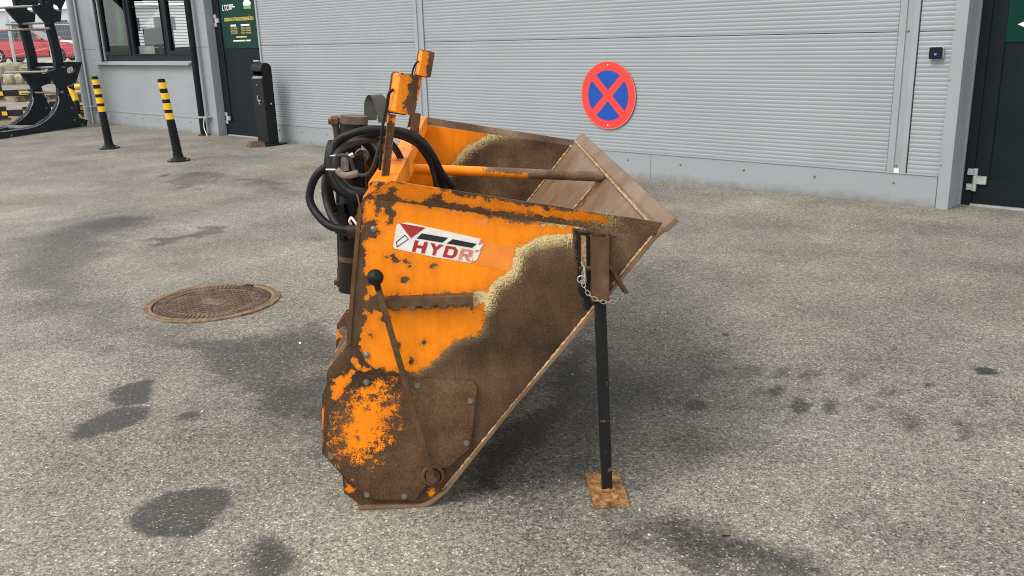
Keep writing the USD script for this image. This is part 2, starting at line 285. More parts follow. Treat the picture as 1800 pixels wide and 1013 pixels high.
def spline(pts, n=8):
    p = np.array(pts, float); q = np.vstack([2 * p[0] - p[1], p, 2 * p[-1] - p[-2]]); out = []
    for i in range(1, len(q) - 2):
        for t in np.linspace(0, 1, n, endpoint=False):
            a, b, c, d = q[i - 1:i + 3]
            out.append(0.5 * (2 * b + (c - a) * t + (2 * a - 5 * b + 4 * c - d) * t * t + (3 * b - a - 3 * c + d) * t ** 3))
    out.append(p[-1]); return np.array(out)
def tube(pts, r, n=10, smooth=8, closed=False):
    p = spline(pts, smooth) if smooth else np.array(pts, float)
    r = np.broadcast_to(r, (len(p),))
    t = np.gradient(p, axis=0); t /= np.linalg.norm(t, axis=1, keepdims=True)
    nrm = np.cross(t[0], [0.3, 0.5, 0.81]); nrm /= np.linalg.norm(nrm)
    rings, a = [], np.linspace(0, 2 * np.pi, n, endpoint=False)
    for k in range(len(p)):
        nrm = nrm - t[k] * (nrm @ t[k]); nrm /= np.linalg.norm(nrm); bn = np.cross(t[k], nrm)
        rings.append(p[k] + r[k] * (np.cos(a)[:, None] * nrm + np.sin(a)[:, None] * bn))
    v = np.vstack(rings + [p[:1], p[-1:]]); f = []; K = len(p)
    for k in range(K - 1):
        for j in range(n):
            A, B = k * n + j, k * n + (j + 1) % n; f += [(A, B, B + n), (A, B + n, A + n)]
    for j in range(n):
        f += [(K * n, (j + 1) % n, j), (K * n + 1, (K - 1) * n + j, (K - 1) * n + (j + 1) % n)]
    m = trimesh.Trimesh(v, f, process=False); return m
def ring(c, R, r, axis=(0, 1, 0), n=20, k=8):
    a = np.linspace(0, 2 * np.pi, n + 1); ax = np.array(axis, float); ax /= np.linalg.norm(ax)
    u = np.cross(ax, [0.2, 0.1, 1.0]) if abs(ax[2]) < 0.9 else np.array([1.0, 0, 0]); u /= np.linalg.norm(u); w = np.cross(ax, u)
    return tube(np.array(c) + R * (np.cos(a)[:, None] * u + np.sin(a)[:, None] * w), r, k, 0)
def bolt_y(x, z, y, r=0.008, h=0.006):
    """Hexagon head on a washer, facing -y."""
    return cat([cyl((x, y, z), (x, y - 0.0015, z), r * 1.35, 16), cyl((x, y - 0.0015, z), (x, y - h, z), r, 6)])

def set_primvar(prim, name, values):
    UsdGeom.PrimvarsAPI(prim).CreatePrimvar(name, Sdf.ValueTypeNames.FloatArray, 'vertex').Set(Vt.FloatArray.FromNumpy(np.asarray(values, np.float32)))

def signed(shape, xz, lim=0.09):
    pts = shapely.points(xz[:, 0], xz[:, 1]); d = shapely.distance(pts, shape.boundary)
    return np.clip(np.where(shapely.contains(shape, pts), d, -d), -lim, lim)

def worn_part(parent, name, mesh, m, shape, fuzz=None, primer=None, edge=0.014, label=None, key=lambda v: v[:, [0, 2]]):
    v, f = trimesh.remesh.subdivide_to_size(mesh.vertices, mesh.faces, edge)
    o = part(parent, name, trimesh.Trimesh(v, f, process=False), m, False, label)
    q = key(v)
    set_primvar(o, 'wear', signed(shape, q))
    set_primvar(o, 'fuzz', fuzz(q) if fuzz else np.full(len(q), 0.3))
    set_primvar(o, 'primer', primer(q) if primer else np.zeros(len(q)))
    return o

def poly(pts): 
    p = Polygon(pts); return p if p.is_valid else p.buffer(0)
def near_line(pts, half):
    l = LineString(pts)
    return lambda q: np.clip(1 - shapely.distance(shapely.points(q[:, 0], q[:, 1]), l) / half, 0, 1)

# ------------------------------------------------------------------ the yard: one asphalt sheet to the horizon
xs = np.unique(np.concatenate([np.linspace(-9.5, 1.2, 430), np.linspace(-20, -9.5, 120), np.geomspace(20, 400, 14) * -1, np.geomspace(1.2, 400, 22)]))
ys = np.unique(np.concatenate([np.linspace(0.3, 5.2, 210), np.linspace(5.2, 9, 90), np.geomspace(9, 400, 26), -np.geomspace(0.5, 400, 20), [0.0]]))
gx, gy = np.meshgrid(xs, ys, indexing='ij')
gq = np.stack([gx.ravel(), gy.ravel()], 1)
nI, nJ = len(xs), len(ys)
ii, jj = np.meshgrid(np.arange(nI - 1), np.arange(nJ - 1), indexing='ij')
A_ = (ii * nJ + jj).ravel()
gf = np.vstack([np.stack([A_, A_ + nJ, A_ + nJ + 1], 1), np.stack([A_, A_ + nJ + 1, A_ + 1], 1)])
warp = np.stack([meshkit.fbm(np.c_[gq * 3.1, np.zeros(len(gq))], 4, 3), meshkit.fbm(np.c_[gq * 3.1, np.zeros(len(gq))], 4, 9)], 1) - 0.5
warp2 = np.stack([meshkit.fbm(np.c_[gq * 14, np.zeros(len(gq))], 3, 5), meshkit.fbm(np.c_[gq * 14, np.zeros(len(gq))], 3, 8)], 1) - 0.5
def stain(pts, soft, level, rough=0.10):  # also draws the painted shade by the bucket
    p = poly(pts); c = np.array(p.centroid.coords[0]); R = max(np.linalg.norm(np.array(p.exterior.coords) - c, axis=1)) + 1.2
    near = np.linalg.norm(gq - c, axis=1) < R
    out = np.zeros(len(gq)); q = gq[near] + warp[near] * rough * 2.2 + warp2[near] * rough * 0.5
    pt = shapely.points(q[:, 0], q[:, 1]); d = shapely.distance(pt, p.boundary); d = np.where(shapely.contains(p, pt), d, -d)
    out[near] = level * (0.5 + 0.5 * np.tanh(d / soft))
    return out
def oval(c, a, b, n=20):
    c, a, b = map(np.array, (c, a, b)); t = np.linspace(0, 2 * np.pi, n, endpoint=False)
    return [tuple(c + (a - c) * math.cos(k) + (b - c) * math.sin(k)) for k in t]
wet_shade = np.zeros(len(gq))
for trio, soft, lv in (  # centre, end of the long axis, end of the short axis
    ([(-3.489, 1.442), (-3.470, 1.540), (-3.390, 1.401)], .014, .85), ([(-3.277, 1.271), (-3.255, 1.415), (-3.161, 1.223)], .014, .85), ([(-3.060, 1.480), (-3.045, 1.532), (-3.003, 1.454)], .012, .6),
    ([(-2.412, 1.102), (-2.370, 1.223), (-2.278, 1.042)], .014, .95), ([(-1.979, 1.115), (-1.940, 1.172), (-1.886, 1.063)], .03, .8), ([(-2.674, 0.658), (-2.658, 0.698), (-2.607, 0.638)], .03, .6),
    ([(-4.072, 1.623), (-4.064, 1.687), (-4.016, 1.600)], .02, .5), ([(-3.660, 1.852), (-3.651, 1.896), (-3.616, 1.830)], .02, .3), ([(-2.546, 1.678), (-2.540, 1.694), (-2.524, 1.665)], .01, .4),
    ([(-0.831, 3.786), (-0.801, 3.817), (-0.820, 3.749)], .006, .95), ([(-0.984, 3.472), (-0.969, 3.484), (-0.979, 3.455)], .004, .8), ([(-0.667, 2.927), (-0.656, 2.936), (-0.663, 2.910)], .004, .8),
    ([(-1.310, 3.030), (-1.279, 3.067), (-1.275, 2.964)], .014, 0.82), ([(-1.430, 3.091), (-1.400, 3.129), (-1.405, 3.046)], .014, 0.72), ([(-1.515, 3.245), (-1.481, 3.288), (-1.483, 3.184)], .02, 0.64),
    ([(-1.625, 2.791), (-1.588, 2.826), (-1.593, 2.742)], .012, 0.85), ([(-1.197, 3.078), (-1.168, 3.113), (-1.161, 3.002)], .014, 0.67), ([(-1.375, 3.314), (-1.335, 3.376), (-1.343, 3.247)], .02, 0.57),
    ([(-1.223, 3.400), (-1.191, 3.456), (-1.183, 3.304)], .03, 0.52), ([(-0.900, 3.107), (-0.863, 3.149), (-0.869, 3.026)], .02, 0.57), ([(-0.750, 3.131), (-0.729, 3.171), (-0.721, 3.042)], .02, 0.57),
    ([(-1.056, 3.331), (-1.018, 3.375), (-1.035, 3.278)], .03, 0.52), ([(-1.650, 3.174), (-1.594, 3.241), (-1.603, 3.091)], .03, 0.57), ([(-1.761, 3.064), (-1.711, 3.127), (-1.713, 2.992)], .03, 0.62),
    ([(-0.862, 2.343), (-0.810, 2.426), (-0.830, 2.282)], .06, 0.57), ([(-1.835, 3.287), (-1.767, 3.365), (-1.795, 3.221)], .04, 0.52),
    ([(-1.917, 3.093), (-1.878, 3.140), (-1.883, 3.044)], .02, 0.50), ([(-1.793, 2.961), (-1.763, 3.000), (-1.762, 2.915)], .02, 0.55), ([(-1.777, 2.808), (-1.751, 2.842), (-1.750, 2.771)], .02, 0.50), ([(-1.487, 3.032), (-1.461, 3.067), (-1.465, 2.993)], .02, 0.50), ([(-1.282, 2.875), (-1.254, 2.910), (-1.261, 2.836)], .02, 0.45), ([(-1.399, 2.906), (-1.381, 2.934), (-1.381, 2.875)], .02, 0.50), ([(-1.050, 3.166), (-1.021, 3.202), (-1.030, 3.117)], .02, 0.45), ([(-0.971, 3.176), (-0.939, 3.214), (-0.954, 3.133)], .02, 0.45), ([(-0.922, 3.400), (-0.889, 3.440), (-0.905, 3.352)], .02, 0.40), ([(-1.018, 2.972), (-0.985, 3.011), (-1.000, 2.928)], .02, 0.40), ([(-0.751, 3.432), (-0.718, 3.471), (-0.737, 3.385)], .02, 0.40), ([(-0.630, 3.249), (-0.602, 3.282), (-0.612, 3.183)], .02, 0.40), ([(-1.297, 3.180), (-1.271, 3.214), (-1.277, 3.139)], .02, 0.45), 
    ([(-8.276, 4.277), (-8.279, 4.352), (-8.211, 4.242)], .02, .7), ([(-9.247, 4.551), (-9.257, 4.634), (-9.167, 4.510)], .02, .6), ([(-7.470, 4.777), (-7.439, 4.834), (-7.383, 4.720)], .03, .6),
    ([(-8.477, 4.755), (-8.627, 4.923), (-8.298, 4.657)], .05, .5), ([(-8.042, 4.347), (-8.027, 4.394), (-7.979, 4.312)], .02, .5), ([(-7.025, 4.730), (-6.958, 4.842), (-6.890, 4.642)], .04, .5),
    ([(-8.204, 4.921), (-8.156, 4.992), (-8.097, 4.861)], .03, .4), ([(-5.279, 2.687), (-5.296, 2.817), (-5.138, 2.617)], .06, .4), ([(-5.267, 3.626), (-5.227, 3.697), (-5.202, 3.585)], .03, .35)):
    wet_shade = np.maximum(wet_shade, stain(oval(*trio), soft, lv, 0.075))
for pts, soft, lv in (
    ([(-6.799, 2.087), (-7.355, 2.526), (-7.546, 2.912), (-7.446, 3.200), (-6.852, 3.063), (-6.216, 2.594), (-5.854, 2.280), (-5.081, 2.047), (-4.418, 1.898), (-4.002, 1.989), (-3.817, 2.257), (-3.586, 2.576), (-3.068, 2.214), (-2.501, 1.713), (-2.731, 1.687), (-3.182, 1.718), (-3.852, 1.848), (-4.267, 1.768), (-4.743, 1.715), (-5.421, 1.799), (-5.800, 1.744)], .20, .66),
    ([(-4.014, 1.875), (-4.002, 1.989), (-3.762, 2.222), (-3.548, 2.547), (-3.068, 2.214), (-2.521, 1.728), (-2.713, 1.701), (-3.072, 1.729), (-3.448, 1.793)], .09, .74),
    ([(-4.339, 1.242), (-4.574, 1.453), (-4.791, 1.451), (-4.790, 1.397)], .1, .3), ([(-6.016, 2.164), (-5.702, 2.215), (-4.798, 1.983), (-4.718, 1.793), (-5.212, 1.812)], .08, .35),
    ([(-6.156, 2.801), (-6.275, 3.093), (-6.339, 3.483), (-6.228, 3.433), (-6.001, 2.993), (-5.964, 2.769)], .035, .65), ([(-7.593, 2.616), (-7.735, 2.896), (-7.744, 3.089), (-7.699, 3.265), (-7.526, 3.091), (-7.338, 2.736)], .05, .45),
    ([(-7.047, 3.325), (-7.128, 3.697), (-7.507, 4.426), (-7.343, 4.356), (-6.893, 3.620)], .05, .35), ([(-8.885, 4.340), (-9.200, 4.898), (-8.798, 5.045), (-8.329, 4.478), (-8.492, 4.259)], .06, .5), ([(-8.123, 4.805), (-8.122, 5.140), (-7.249, 4.952), (-6.988, 4.580), (-7.701, 4.671)], .06, .4),
    ([(-5.584, 2.650), (-5.615, 2.912), (-5.196, 2.923), (-5.110, 2.671), (-5.335, 2.561)], .08, .3),
    ([(-1.724, 1.723), (-1.884, 2.032), (-2.071, 2.507), (-2.149, 2.916), (-1.844, 3.253), (-1.599, 2.874), (-1.565, 2.572), (-1.611, 2.249), (-1.521, 1.887), (-1.528, 1.735)], .22, .66),  # soft shade beside the bucket, painted into the asphalt
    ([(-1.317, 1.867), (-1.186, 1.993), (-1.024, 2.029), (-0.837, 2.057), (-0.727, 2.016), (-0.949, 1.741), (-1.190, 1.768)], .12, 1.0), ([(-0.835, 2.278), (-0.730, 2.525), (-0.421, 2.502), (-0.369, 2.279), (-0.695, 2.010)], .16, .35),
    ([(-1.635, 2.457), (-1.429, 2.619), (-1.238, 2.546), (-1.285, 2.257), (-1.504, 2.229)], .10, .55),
    ([(-1.817, 1.692), (-1.852, 1.803), (-2.053, 2.316), (-2.364, 3.119), (-2.192, 3.060), (-1.918, 2.422), (-1.733, 1.946), (-1.697, 1.745)], .06, .9)):  # dark strip painting the shade below the sloping front sheet
    wet_shade = np.maximum(wet_shade, stain(pts, soft, lv, 0.22))
broad = meshkit.fbm(np.c_[gq * np.array([0.75, 0.95]), np.zeros(len(gq))], 5, 21)
wet_shade = np.clip(wet_shade + np.clip((broad - 0.54) * 1.6, 0, 0.28), 0, 1)
nodes = {'tc': ('texture_coordinate', {}), 'w': ('attribute', {'attribute': 'damp_shade'}),
    'vo': ('voronoi_texture', {'scale': 215.0}), 'vo2': ('voronoi_texture', {'scale': 90.0}), 'sv': ('separate_color', {}), 'sv2': ('separate_color', {}),
    'n': ('noise_texture', {'scale': 1.3, 'detail': 8.0, 'roughness': 0.62}), 'n2': ('noise_texture', {'scale': 42.0, 'detail': 5.0, 'roughness': 0.75}),
    'dry': ('rgb_ramp', {'ramp': [(0.0, (0.040, 0.037, 0.031)), (0.28, (0.122, 0.113, 0.096)), (0.58, (0.232, 0.217, 0.185)), (0.84, (0.335, 0.315, 0.272)), (1.0, (0.62, 0.59, 0.52))]}),
    'wet_shade_ramp': ('rgb_ramp', {'ramp': [(0.0, (0.012, 0.0112, 0.0095)), (0.4, (0.033, 0.031, 0.026)), (0.75, (0.058, 0.054, 0.046)), (0.92, (0.12, 0.113, 0.097)), (1.0, (0.32, 0.305, 0.265))]}),
    'a1': ('math', {'math_type': 'multiply_add', 'value2': 0.60}), 'a2': ('math', {'math_type': 'multiply_add', 'value2': 0.30}), 'a3': ('math', {'math_type': 'multiply_add', 'value2': 0.80, 'value3': -0.40}),
    'wn': ('math', {'math_type': 'multiply_add', 'value2': 1.1, 'value3': -0.55}), 'wa': ('math', {'math_type': 'add'}), 'wc': ('map_range', {'range_type': 'smoothstep', 'from_min': 0.08, 'from_max': 0.92, 'clamp': True}),
    'wm': ('math', {'math_type': 'multiply'}), 'sp': ('map_range', {'from_min': 0.90, 'from_max': 0.97, 'to_min': 0.0, 'to_max': 0.32, 'clamp': True}), 'a4': ('math', {'math_type': 'add'}),
    'mx': ('mix_color', {}), 'b': ('bump', {'strength': 0.55, 'distance': 0.006}), 'p': ('principled_bsdf', {'roughness': 0.82, 'specular_ior_level': 0.4}), 'ro': ('map_range', {'to_min': 0.86, 'to_max': 0.55}),
    'ton': ('noise_texture', {'scale': 0.55, 'detail': 4.0}), 'tr': ('rgb_ramp', {'ramp': [(0.3, (0.94, 0.93, 0.92)), (0.7, (1.07, 1.03, 0.95))]}), 'tm': ('mix_color', {'blend_type': 'multiply', 'fac': 1.0, 'use_clamp': False})}
asphalt = mat('worn_asphalt', nodes, [('tc.object', x + '.vector') for x in ('vo', 'vo2', 'n', 'n2', 'ton')] + [
    ('vo.color', 'sv.color'), ('vo2.color', 'sv2.color'), ('n.fac', 'a3.value1'), ('sv2.r', 'a2.value1'), ('a3.value', 'a2.value3'), ('sv.r', 'a1.value1'), ('a2.value', 'a1.value3'),
    ('sv.g', 'sp.value'), ('a1.value', 'a4.value1'), ('sp.result', 'a4.value2'), ('a4.value', 'dry.fac'), ('a4.value', 'wet_shade_ramp.fac'), ('n2.fac', 'wn.value1'), ('wn.value', 'wm.value1'), ('w.fac', 'wa.value1'), ('wn.value', 'wa.value2'), ('wa.value', 'wc.value'), ('wc.result', 'mx.fac'),
    ('dry.color', 'mx.a'), ('wet_shade_ramp.color', 'mx.b'), ('ton.fac', 'tr.fac'), ('mx.result', 'tm.a'), ('tr.color', 'tm.b'), ('tm.result', 'p.base_color'), ('wc.result', 'ro.value'), ('ro.result', 'p.roughness'), ('sv.r', 'b.height'), ('b.normal', 'p.normal')])
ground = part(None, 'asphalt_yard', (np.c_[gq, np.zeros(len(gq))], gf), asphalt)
tag(ground, 'worn grey asphalt yard with dark moist stains and painted shade under the bucket', 'ground', kind='structure')
set_primvar(ground, 'damp_shade', wet_shade)  # moisture stains plus the painted bucket shade

# ------------------------------------------------------------------ the building
Y0 = 7.068
XL, XR = -16.86, 9.0
bld = thing('warehouse_building', 'grey ribbed metal clad building with anthracite doors along the yard', 'building')
def ribbed(x0, x1, z0, z1, y=Y0, pitch=0.0328, depth=0.0029):
    n = int(round((z1 - z0) / pitch)); prof = []
    for k in range(n):
        zb = z0 + (z1 - z0) * k / n; s = (z1 - z0) / n
        for t, d in ((0.0, 0), (0.12, 0.15), (0.30, 0.85), (0.42, 1), (0.70, 1), (0.82, 0.85), (0.94, 0.15)):
            prof.append((zb + t * s, y - depth * d))
    prof.append((z1, y)); pr = np.array(prof)
    v = np.vstack([np.c_[np.full(len(pr), x0), pr[:, 1], pr[:, 0]], np.c_[np.full(len(pr), x1), pr[:, 1], pr[:, 0]]])
    m = len(pr); k = np.arange(m - 1)
    f = np.vstack([np.stack([k, k + m, k + m + 1], 1), np.stack([k, k + m + 1, k + 1], 1)])
    edge = [box(x0, x1, y - 0.002, y + 0.03, z0 - 0.001, z0 + 0.004)]
    return cat([trimesh.Trimesh(v, f, process=False)] + edge)
ZP, ZJ = 0.242, 1.295
rows = [(ZP + 0.004, ZJ - 0.004), (ZJ + 0.004, ZJ + 1.06), (ZJ + 1.068, ZJ + 2.12), (ZJ + 2.128, ZJ + 3.2)]
bays = [(-10.965, -7.835), (-7.675, -2.475), (-2.318, -2.085)]
for x0, x1 in bays:
    for z0, z1 in rows: part(bld, 'wall_panel', ribbed(x0, x1, z0, z1), 'sheet', smooth=40)
for z0, z1 in rows: part(bld, 'wall_panel', ribbed(-12.72, -12.335, z0, z1, Y0, 0.0164, 0.0013), 'sheet', smooth=40)
part(bld, 'wall_panel', ribbed(-16.0, -12.725, ZP + 0.004, 1.035, Y0, 0.0164, 0.0013), 'sheet', smooth=40)
for z0, z1 in rows[:1]: part(bld, 'wall_panel', ribbed(-16.60, -16.005, z0, z1, Y0, 0.0164, 0.0013), 'sheet', smooth=40)
for z0, z1 in rows[1:]: part(bld, 'wall_panel', ribbed(-16.60, -16.005, z0, z1, Y0, 0.0164, 0.0013), 'sheet', smooth=40)
for z0, z1 in rows[2:]: part(bld, 'wall_panel', ribbed(-16.0, -12.725, z0, z1, Y0, 0.0164, 0.0013), 'sheet', smooth=40)
for z0, z1 in rows[2:]: part(bld, 'wall_panel', ribbed(-12.33, -10.97, z0, z1), 'sheet', smooth=40)
for z0, z1 in rows[2:]: part(bld, 'wall_panel', ribbed(-2.08, 9.0, z0, z1), 'sheet', smooth=40)
# backing wall behind the sheets (dark core seen in the joints), openings left free
for x0, x1, z0, z1 in ((XL, -15.9, 0, 4.6), (-15.9, -12.75, 0, 1.06), (-15.9, -12.75, 2.42, 4.6), (-12.75, -12.33, 0, 4.6), (-12.33, -11.0, 2.36, 4.6), (-11.0, -2.0, 0, 4.6), (-2.0, -0.55, 2.36, 4.6), (-0.55, XR, 0, 4.6)):
    part(bld, 'wall_core', box(x0, x1, Y0 + 0.003, Y0 + 0.16, z0, z1), 'office_dark')
# plinth sheets, butted, with their screws
pl_edges = [-10.99, -7.76, [(-4.636, 0.143)][0][0], -2.085]
pl = [(-16.78, -14.98), (-14.976, -12.335)] + list(zip(pl_edges[:-1], [e - 0.004 for e in pl_edges[1:]]))
for x0, x1 in pl:
    o = part(bld, 'plinth_sheet', cat([box(x0, x1, Y0 - 0.012, Y0 + 0.002, -0.02, ZP - 0.002)]), 'plinth')
    n = max(2, int((x1 - x0) / 0.52))
    scr = [trimesh.creation.icosphere(1, 0.0095).apply_translation((x0 + (k + 0.5) * (x1 - x0) / n, Y0 - 0.014, 0.165 + 0.004 * math.sin(9 * k))) for k in range(n)]
    for s_ in scr: part(o, 'screw', s_, 'bolt', smooth=True)
part(bld, 'drip_trim', box(-16.6, -12.335, Y0 - 0.018, Y0 - 0.001, ZP - 0.001, ZP + 0.004), 'trim')
part(bld, 'drip_trim', box(-10.965, -2.085, Y0 - 0.018, Y0 - 0.001, ZP - 0.001, ZP + 0.004), 'trim')
# vertical cover strips: a recessed channel between two flat flanges
def cover_strip(xa, xb, z0, z1):
    w_ = (xb - xa)
    o = part(bld, 'cover_strip', cat([box(xa, xa + w_ * 0.36, Y0 - 0.016, Y0, z0, z1), box(xb - w_ * 0.30, xb, Y0 - 0.016, Y0, z0, z1), box(xa + w_ * 0.36, xb - w_ * 0.30, Y0 - 0.005, Y0, z0, z1)]), 'trim')
    return o
cs = cover_strip(-7.83, -7.68, ZP + 0.006, 4.5)
cs2 = cover_strip(-2.468, -2.326, ZP - 0.008, 4.5)
for zz in (0.30, 1.30, 2.3): part(cs2, 'screw', ball((-2.40, Y0 - 0.007, zz), 0.009, 1), 'bolt', smooth=True)
part(cs2, 'sealing_tab', box(-2.418, -2.376, Y0 - 0.0105, Y0 - 0.0055, ZP - 0.006, ZP + 0.036), 'white')
# corner trims at the right door and the left door reveal
part(bld, 'corner_trim', cat([box(-2.082, -2.0, Y0 - 0.020, Y0 + 0.002, -0.02, 4.5), box(-2.0, -1.994, Y0 - 0.020, Y0 + 0.245, -0.02, 2.36), box(-1.9935, -1.978, Y0 + 0.215, Y0 + 0.245, -0.02, 2.36)]), 'trim')
for zz in (0.33, 0.95, 1.30): part(bld, 'rivet', ball((-2.072, Y0 - 0.020, zz), 0.006, 1), 'bolt', smooth=True)
part(bld, 'door_reveal', box(-12.333, -12.326, Y0 - 0.010, Y0 + 0.13, -0.02, 2.36), 'trim')
part(bld, 'door_reveal', box(-11.005, -10.968, Y0 - 0.016, Y0 + 0.13, -0.02, 2.36), 'trim')
part(bld, 'plinth_return', box(-12.327, -12.322, Y0 - 0.014, Y0 + 0.10, -0.02, ZP), 'plinth')
part(bld, 'corner_trim', cat([box(XL - 0.03, -16.62, Y0 - 0.016, Y0 + 0.002, 0, 4.5), box(XL - 0.03, XL, Y0 + 0.002, Y0 + 0.3, 0, 4.5)]), 'trim')
part(bld, 'window_trim', box(-16.06, -15.93, Y0 - 0.020, Y0 + 0.002, 1.06, 2.45), 'trim')
part(bld, 'window_trim', box(-12.74, -12.70, Y0 - 0.020, Y0 + 0.002, 1.0, 2.45), 'trim')
part(bld, 'roof', box(XL - 0.1, XR, Y0 - 0.1, 20, 4.6, 4.75), 'roof')
# gable wall with the office window in it, other walls, office interior
YB1, YB2, ZB1, ZB2 = 8.16, 9.30, 1.24, 2.16
for y0, y1, z0, z1 in ((Y0 + 0.16, YB1, 0, 4.6), (YB2, 20, 0, 4.6), (YB1, YB2, 0, ZB1), (YB1, YB2, ZB2, 4.6)):
    part(bld, 'gable_wall', box(XL, XL + 0.15, y0, y1, z0, z1), 'office_wall')
part(bld, 'rear_wall', box(XL, XR, 20, 20.15, 0, 4.6), 'office_wall')
part(bld, 'side_wall', box(XR, XR + 0.15, Y0, 20.15, 0, 4.6), 'office_wall')
part(bld, 'office_partition', box(XL + 0.15, -11.4, 11.0, 11.1, 0, 2.8), 'office_wall')
part(bld, 'office_partition', box(-12.5, -12.4, Y0 + 0.16, 11.0, 0, 2.8), 'office_wall')
part(bld, 'office_ceiling', box(XL + 0.15, -12.4, Y0 + 0.16, 11.1, 2.8, 2.85), 'office_wall')
part(bld, 'office_floor', box(XL + 0.15, -12.4, Y0 + 0.16, 11.0, 0.01, 0.03), 'office_dark')
gw = part(bld, 'gable_window_frame', cat([box(XL + 0.02, XL + 0.09, YB1 - 0.03, YB1 + 0.04, ZB1, ZB2), box(XL + 0.02, XL + 0.09, YB2 - 0.04, YB2 + 0.03, ZB1, ZB2), box(XL + 0.02, XL + 0.09, YB1, YB2, ZB1 - 0.03, ZB1 + 0.035), box(XL + 0.02, XL + 0.09, YB1, YB2, ZB2 - 0.035, ZB2 + 0.03)]), 'anthracite_frame')

# front office window: frame, three sashes, panes, sill, shutter guide
wx = [t[0] for t in [(-15.793, 1.550), (-14.795, 1.530), (-13.642, 1.507)]]
win = part(bld, 'office_window', cat([box(-15.92, -15.80, 7.10, 7.19, 1.10, 2.44), box(-12.80, -12.70, 7.10, 7.19, 1.10, 2.44), box(-15.92, -12.70, 7.10, 7.19, 1.10, 1.19), box(-15.92, -12.70, 7.10, 7.19, 2.36, 2.44),
      box(wx[1] - 0.06, wx[1] + 0.06, 7.10, 7.19, 1.19, 2.36), box(wx[2] - 0.06, wx[2] + 0.06, 7.10, 7.19, 1.19, 2.36)]), 'anthracite_frame')
spans = [(-15.80, wx[1] - 0.06), (wx[1] + 0.06, wx[2] - 0.06), (wx[2] + 0.06, -12.80)]
for k, (x0, x1) in enumerate(spans):
    s_ = 0.05 if k != 1 else 0.012
    part(win, 'sash', cat([box(x0, x0 + s_, 7.085, 7.15, 1.19, 2.36), box(x1 - s_, x1, 7.085, 7.15, 1.19, 2.36), box(x0 + s_, x1 - s_, 7.085, 7.15, 1.19, 1.19 + s_ * 1.2), box(x0 + s_, x1 - s_, 7.085, 7.15, 2.36 - s_, 2.36)]), 'anthracite_frame')
    part(win, 'pane', trimesh.Trimesh([(x0 + s_, 7.12, 1.19 + s_ * 1.2), (x1 - s_, 7.12, 1.19 + s_ * 1.2), (x1 - s_, 7.12, 2.36 - s_), (x0 + s_, 7.12, 2.36 - s_)], [(0, 1, 2), (0, 2, 3)], process=False), 'glass')
part(win, 'window_sill', hull([(x, y, z) for x in (-16.12, -12.86) for y, z in ((Y0 - 0.075, 1.035), (Y0 - 0.075, 1.062), (7.12, 1.10), (7.12, 1.05))]), 'trim')
part(win, 'shutter_guide', cat([box(-15.925, -15.87, Y0 - 0.004, 7.10, 1.105, 2.44), box(-15.865, -15.845, Y0 + 0.012, 7.10, 1.105, 2.44)]), 'anthracite_frame')
part(win, 'shutter_guide', box(-15.845, -15.815, Y0 + 0.004, 7.10, 1.105, 2.44), 'trim')

# left door (hinged left) with its green notice, and right door
def door(x0, x1, y, name_hinge_z, handle=None):
    d = part(bld, 'door', cat([box(x0 + 0.075, x1 - 0.065, y + 0.005, y + 0.06, 0.02, 2.30),
        box(x0 + 0.075, x0 + 0.175, y - 0.010, y + 0.004, 0.02, 2.30), box(x1 - 0.165, x1 - 0.065, y - 0.010, y + 0.004, 0.02, 2.30),
        box(x0 + 0.175, x1 - 0.165, y - 0.010, y + 0.004, 0.02, 0.20), box(x0 + 0.175, x1 - 0.165, y - 0.010, y + 0.004, 2.18, 2.30)]), 'anthracite')
    part(d, 'door_frame', cat([box(x0, x0 + 0.07, y - 0.004, y + 0.07, 0, 2.36), box(x1 - 0.06, x1, y - 0.004, y + 0.07, 0, 2.36), box(x0 + 0.07, x1 - 0.06, y - 0.004, y + 0.07, 2.305, 2.36)]), 'anthracite_frame')
    part(d, 'threshold', box(x0 + 0.07, x1 - 0.06, y - 0.03, y + 0.06, 0.0, 0.016), 'galv')
    for hz in name_hinge_z:
        part(d, 'hinge', cat([cyl((x0 + 0.085, y - 0.022, hz - 0.085), (x0 + 0.085, y - 0.022, hz - 0.032), 0.016, 14), cyl((x0 + 0.085, y - 0.022, hz - 0.03), (x0 + 0.085, y - 0.022, hz + 0.03), 0.0165, 14), cyl((x0 + 0.085, y - 0.022, hz + 0.032), (x0 + 0.085, y - 0.022, hz + 0.085), 0.016, 14),
              box(x0 + 0.085, x0 + 0.165, y - 0.030, y - 0.0105, hz - 0.03, hz + 0.03), box(x0 + 0.030, x0 + 0.085, y - 0.026, y - 0.006, hz - 0.08, hz - 0.034), box(x0 + 0.030, x0 + 0.085, y - 0.026, y - 0.006, hz + 0.034, hz + 0.08)]), 'galv', smooth=30)
    return d
YD = Y0 + 0.125
dl = door(-12.324, -11.01, YD, (0.26, 1.66))
part(dl, 'handle', cat([cyl((-11.16, YD - 0.012, 1.09), (-11.16, YD - 0.07, 1.09), 0.011, 12), cyl((-11.29, YD - 0.066, 1.09), (-11.15, YD - 0.066, 1.09), 0.011, 12), box(-11.185, -11.135, YD - 0.016, YD - 0.0105, 1.0, 1.14)]), 'galv', smooth=30)
pz = [(-12.039, 1.944), (-11.195, 1.907), (-12.027, 1.250), (-11.205, 1.289)]
PX0, PX1, PZ0, PZ1 = -12.115, -11.215, 1.265, 2.00
part(dl, 'notice_board', box(PX0, PX1, YD - 0.0045, YD + 0.0045, PZ0, PZ1), 'poster_green')
YT = YD - 0.005
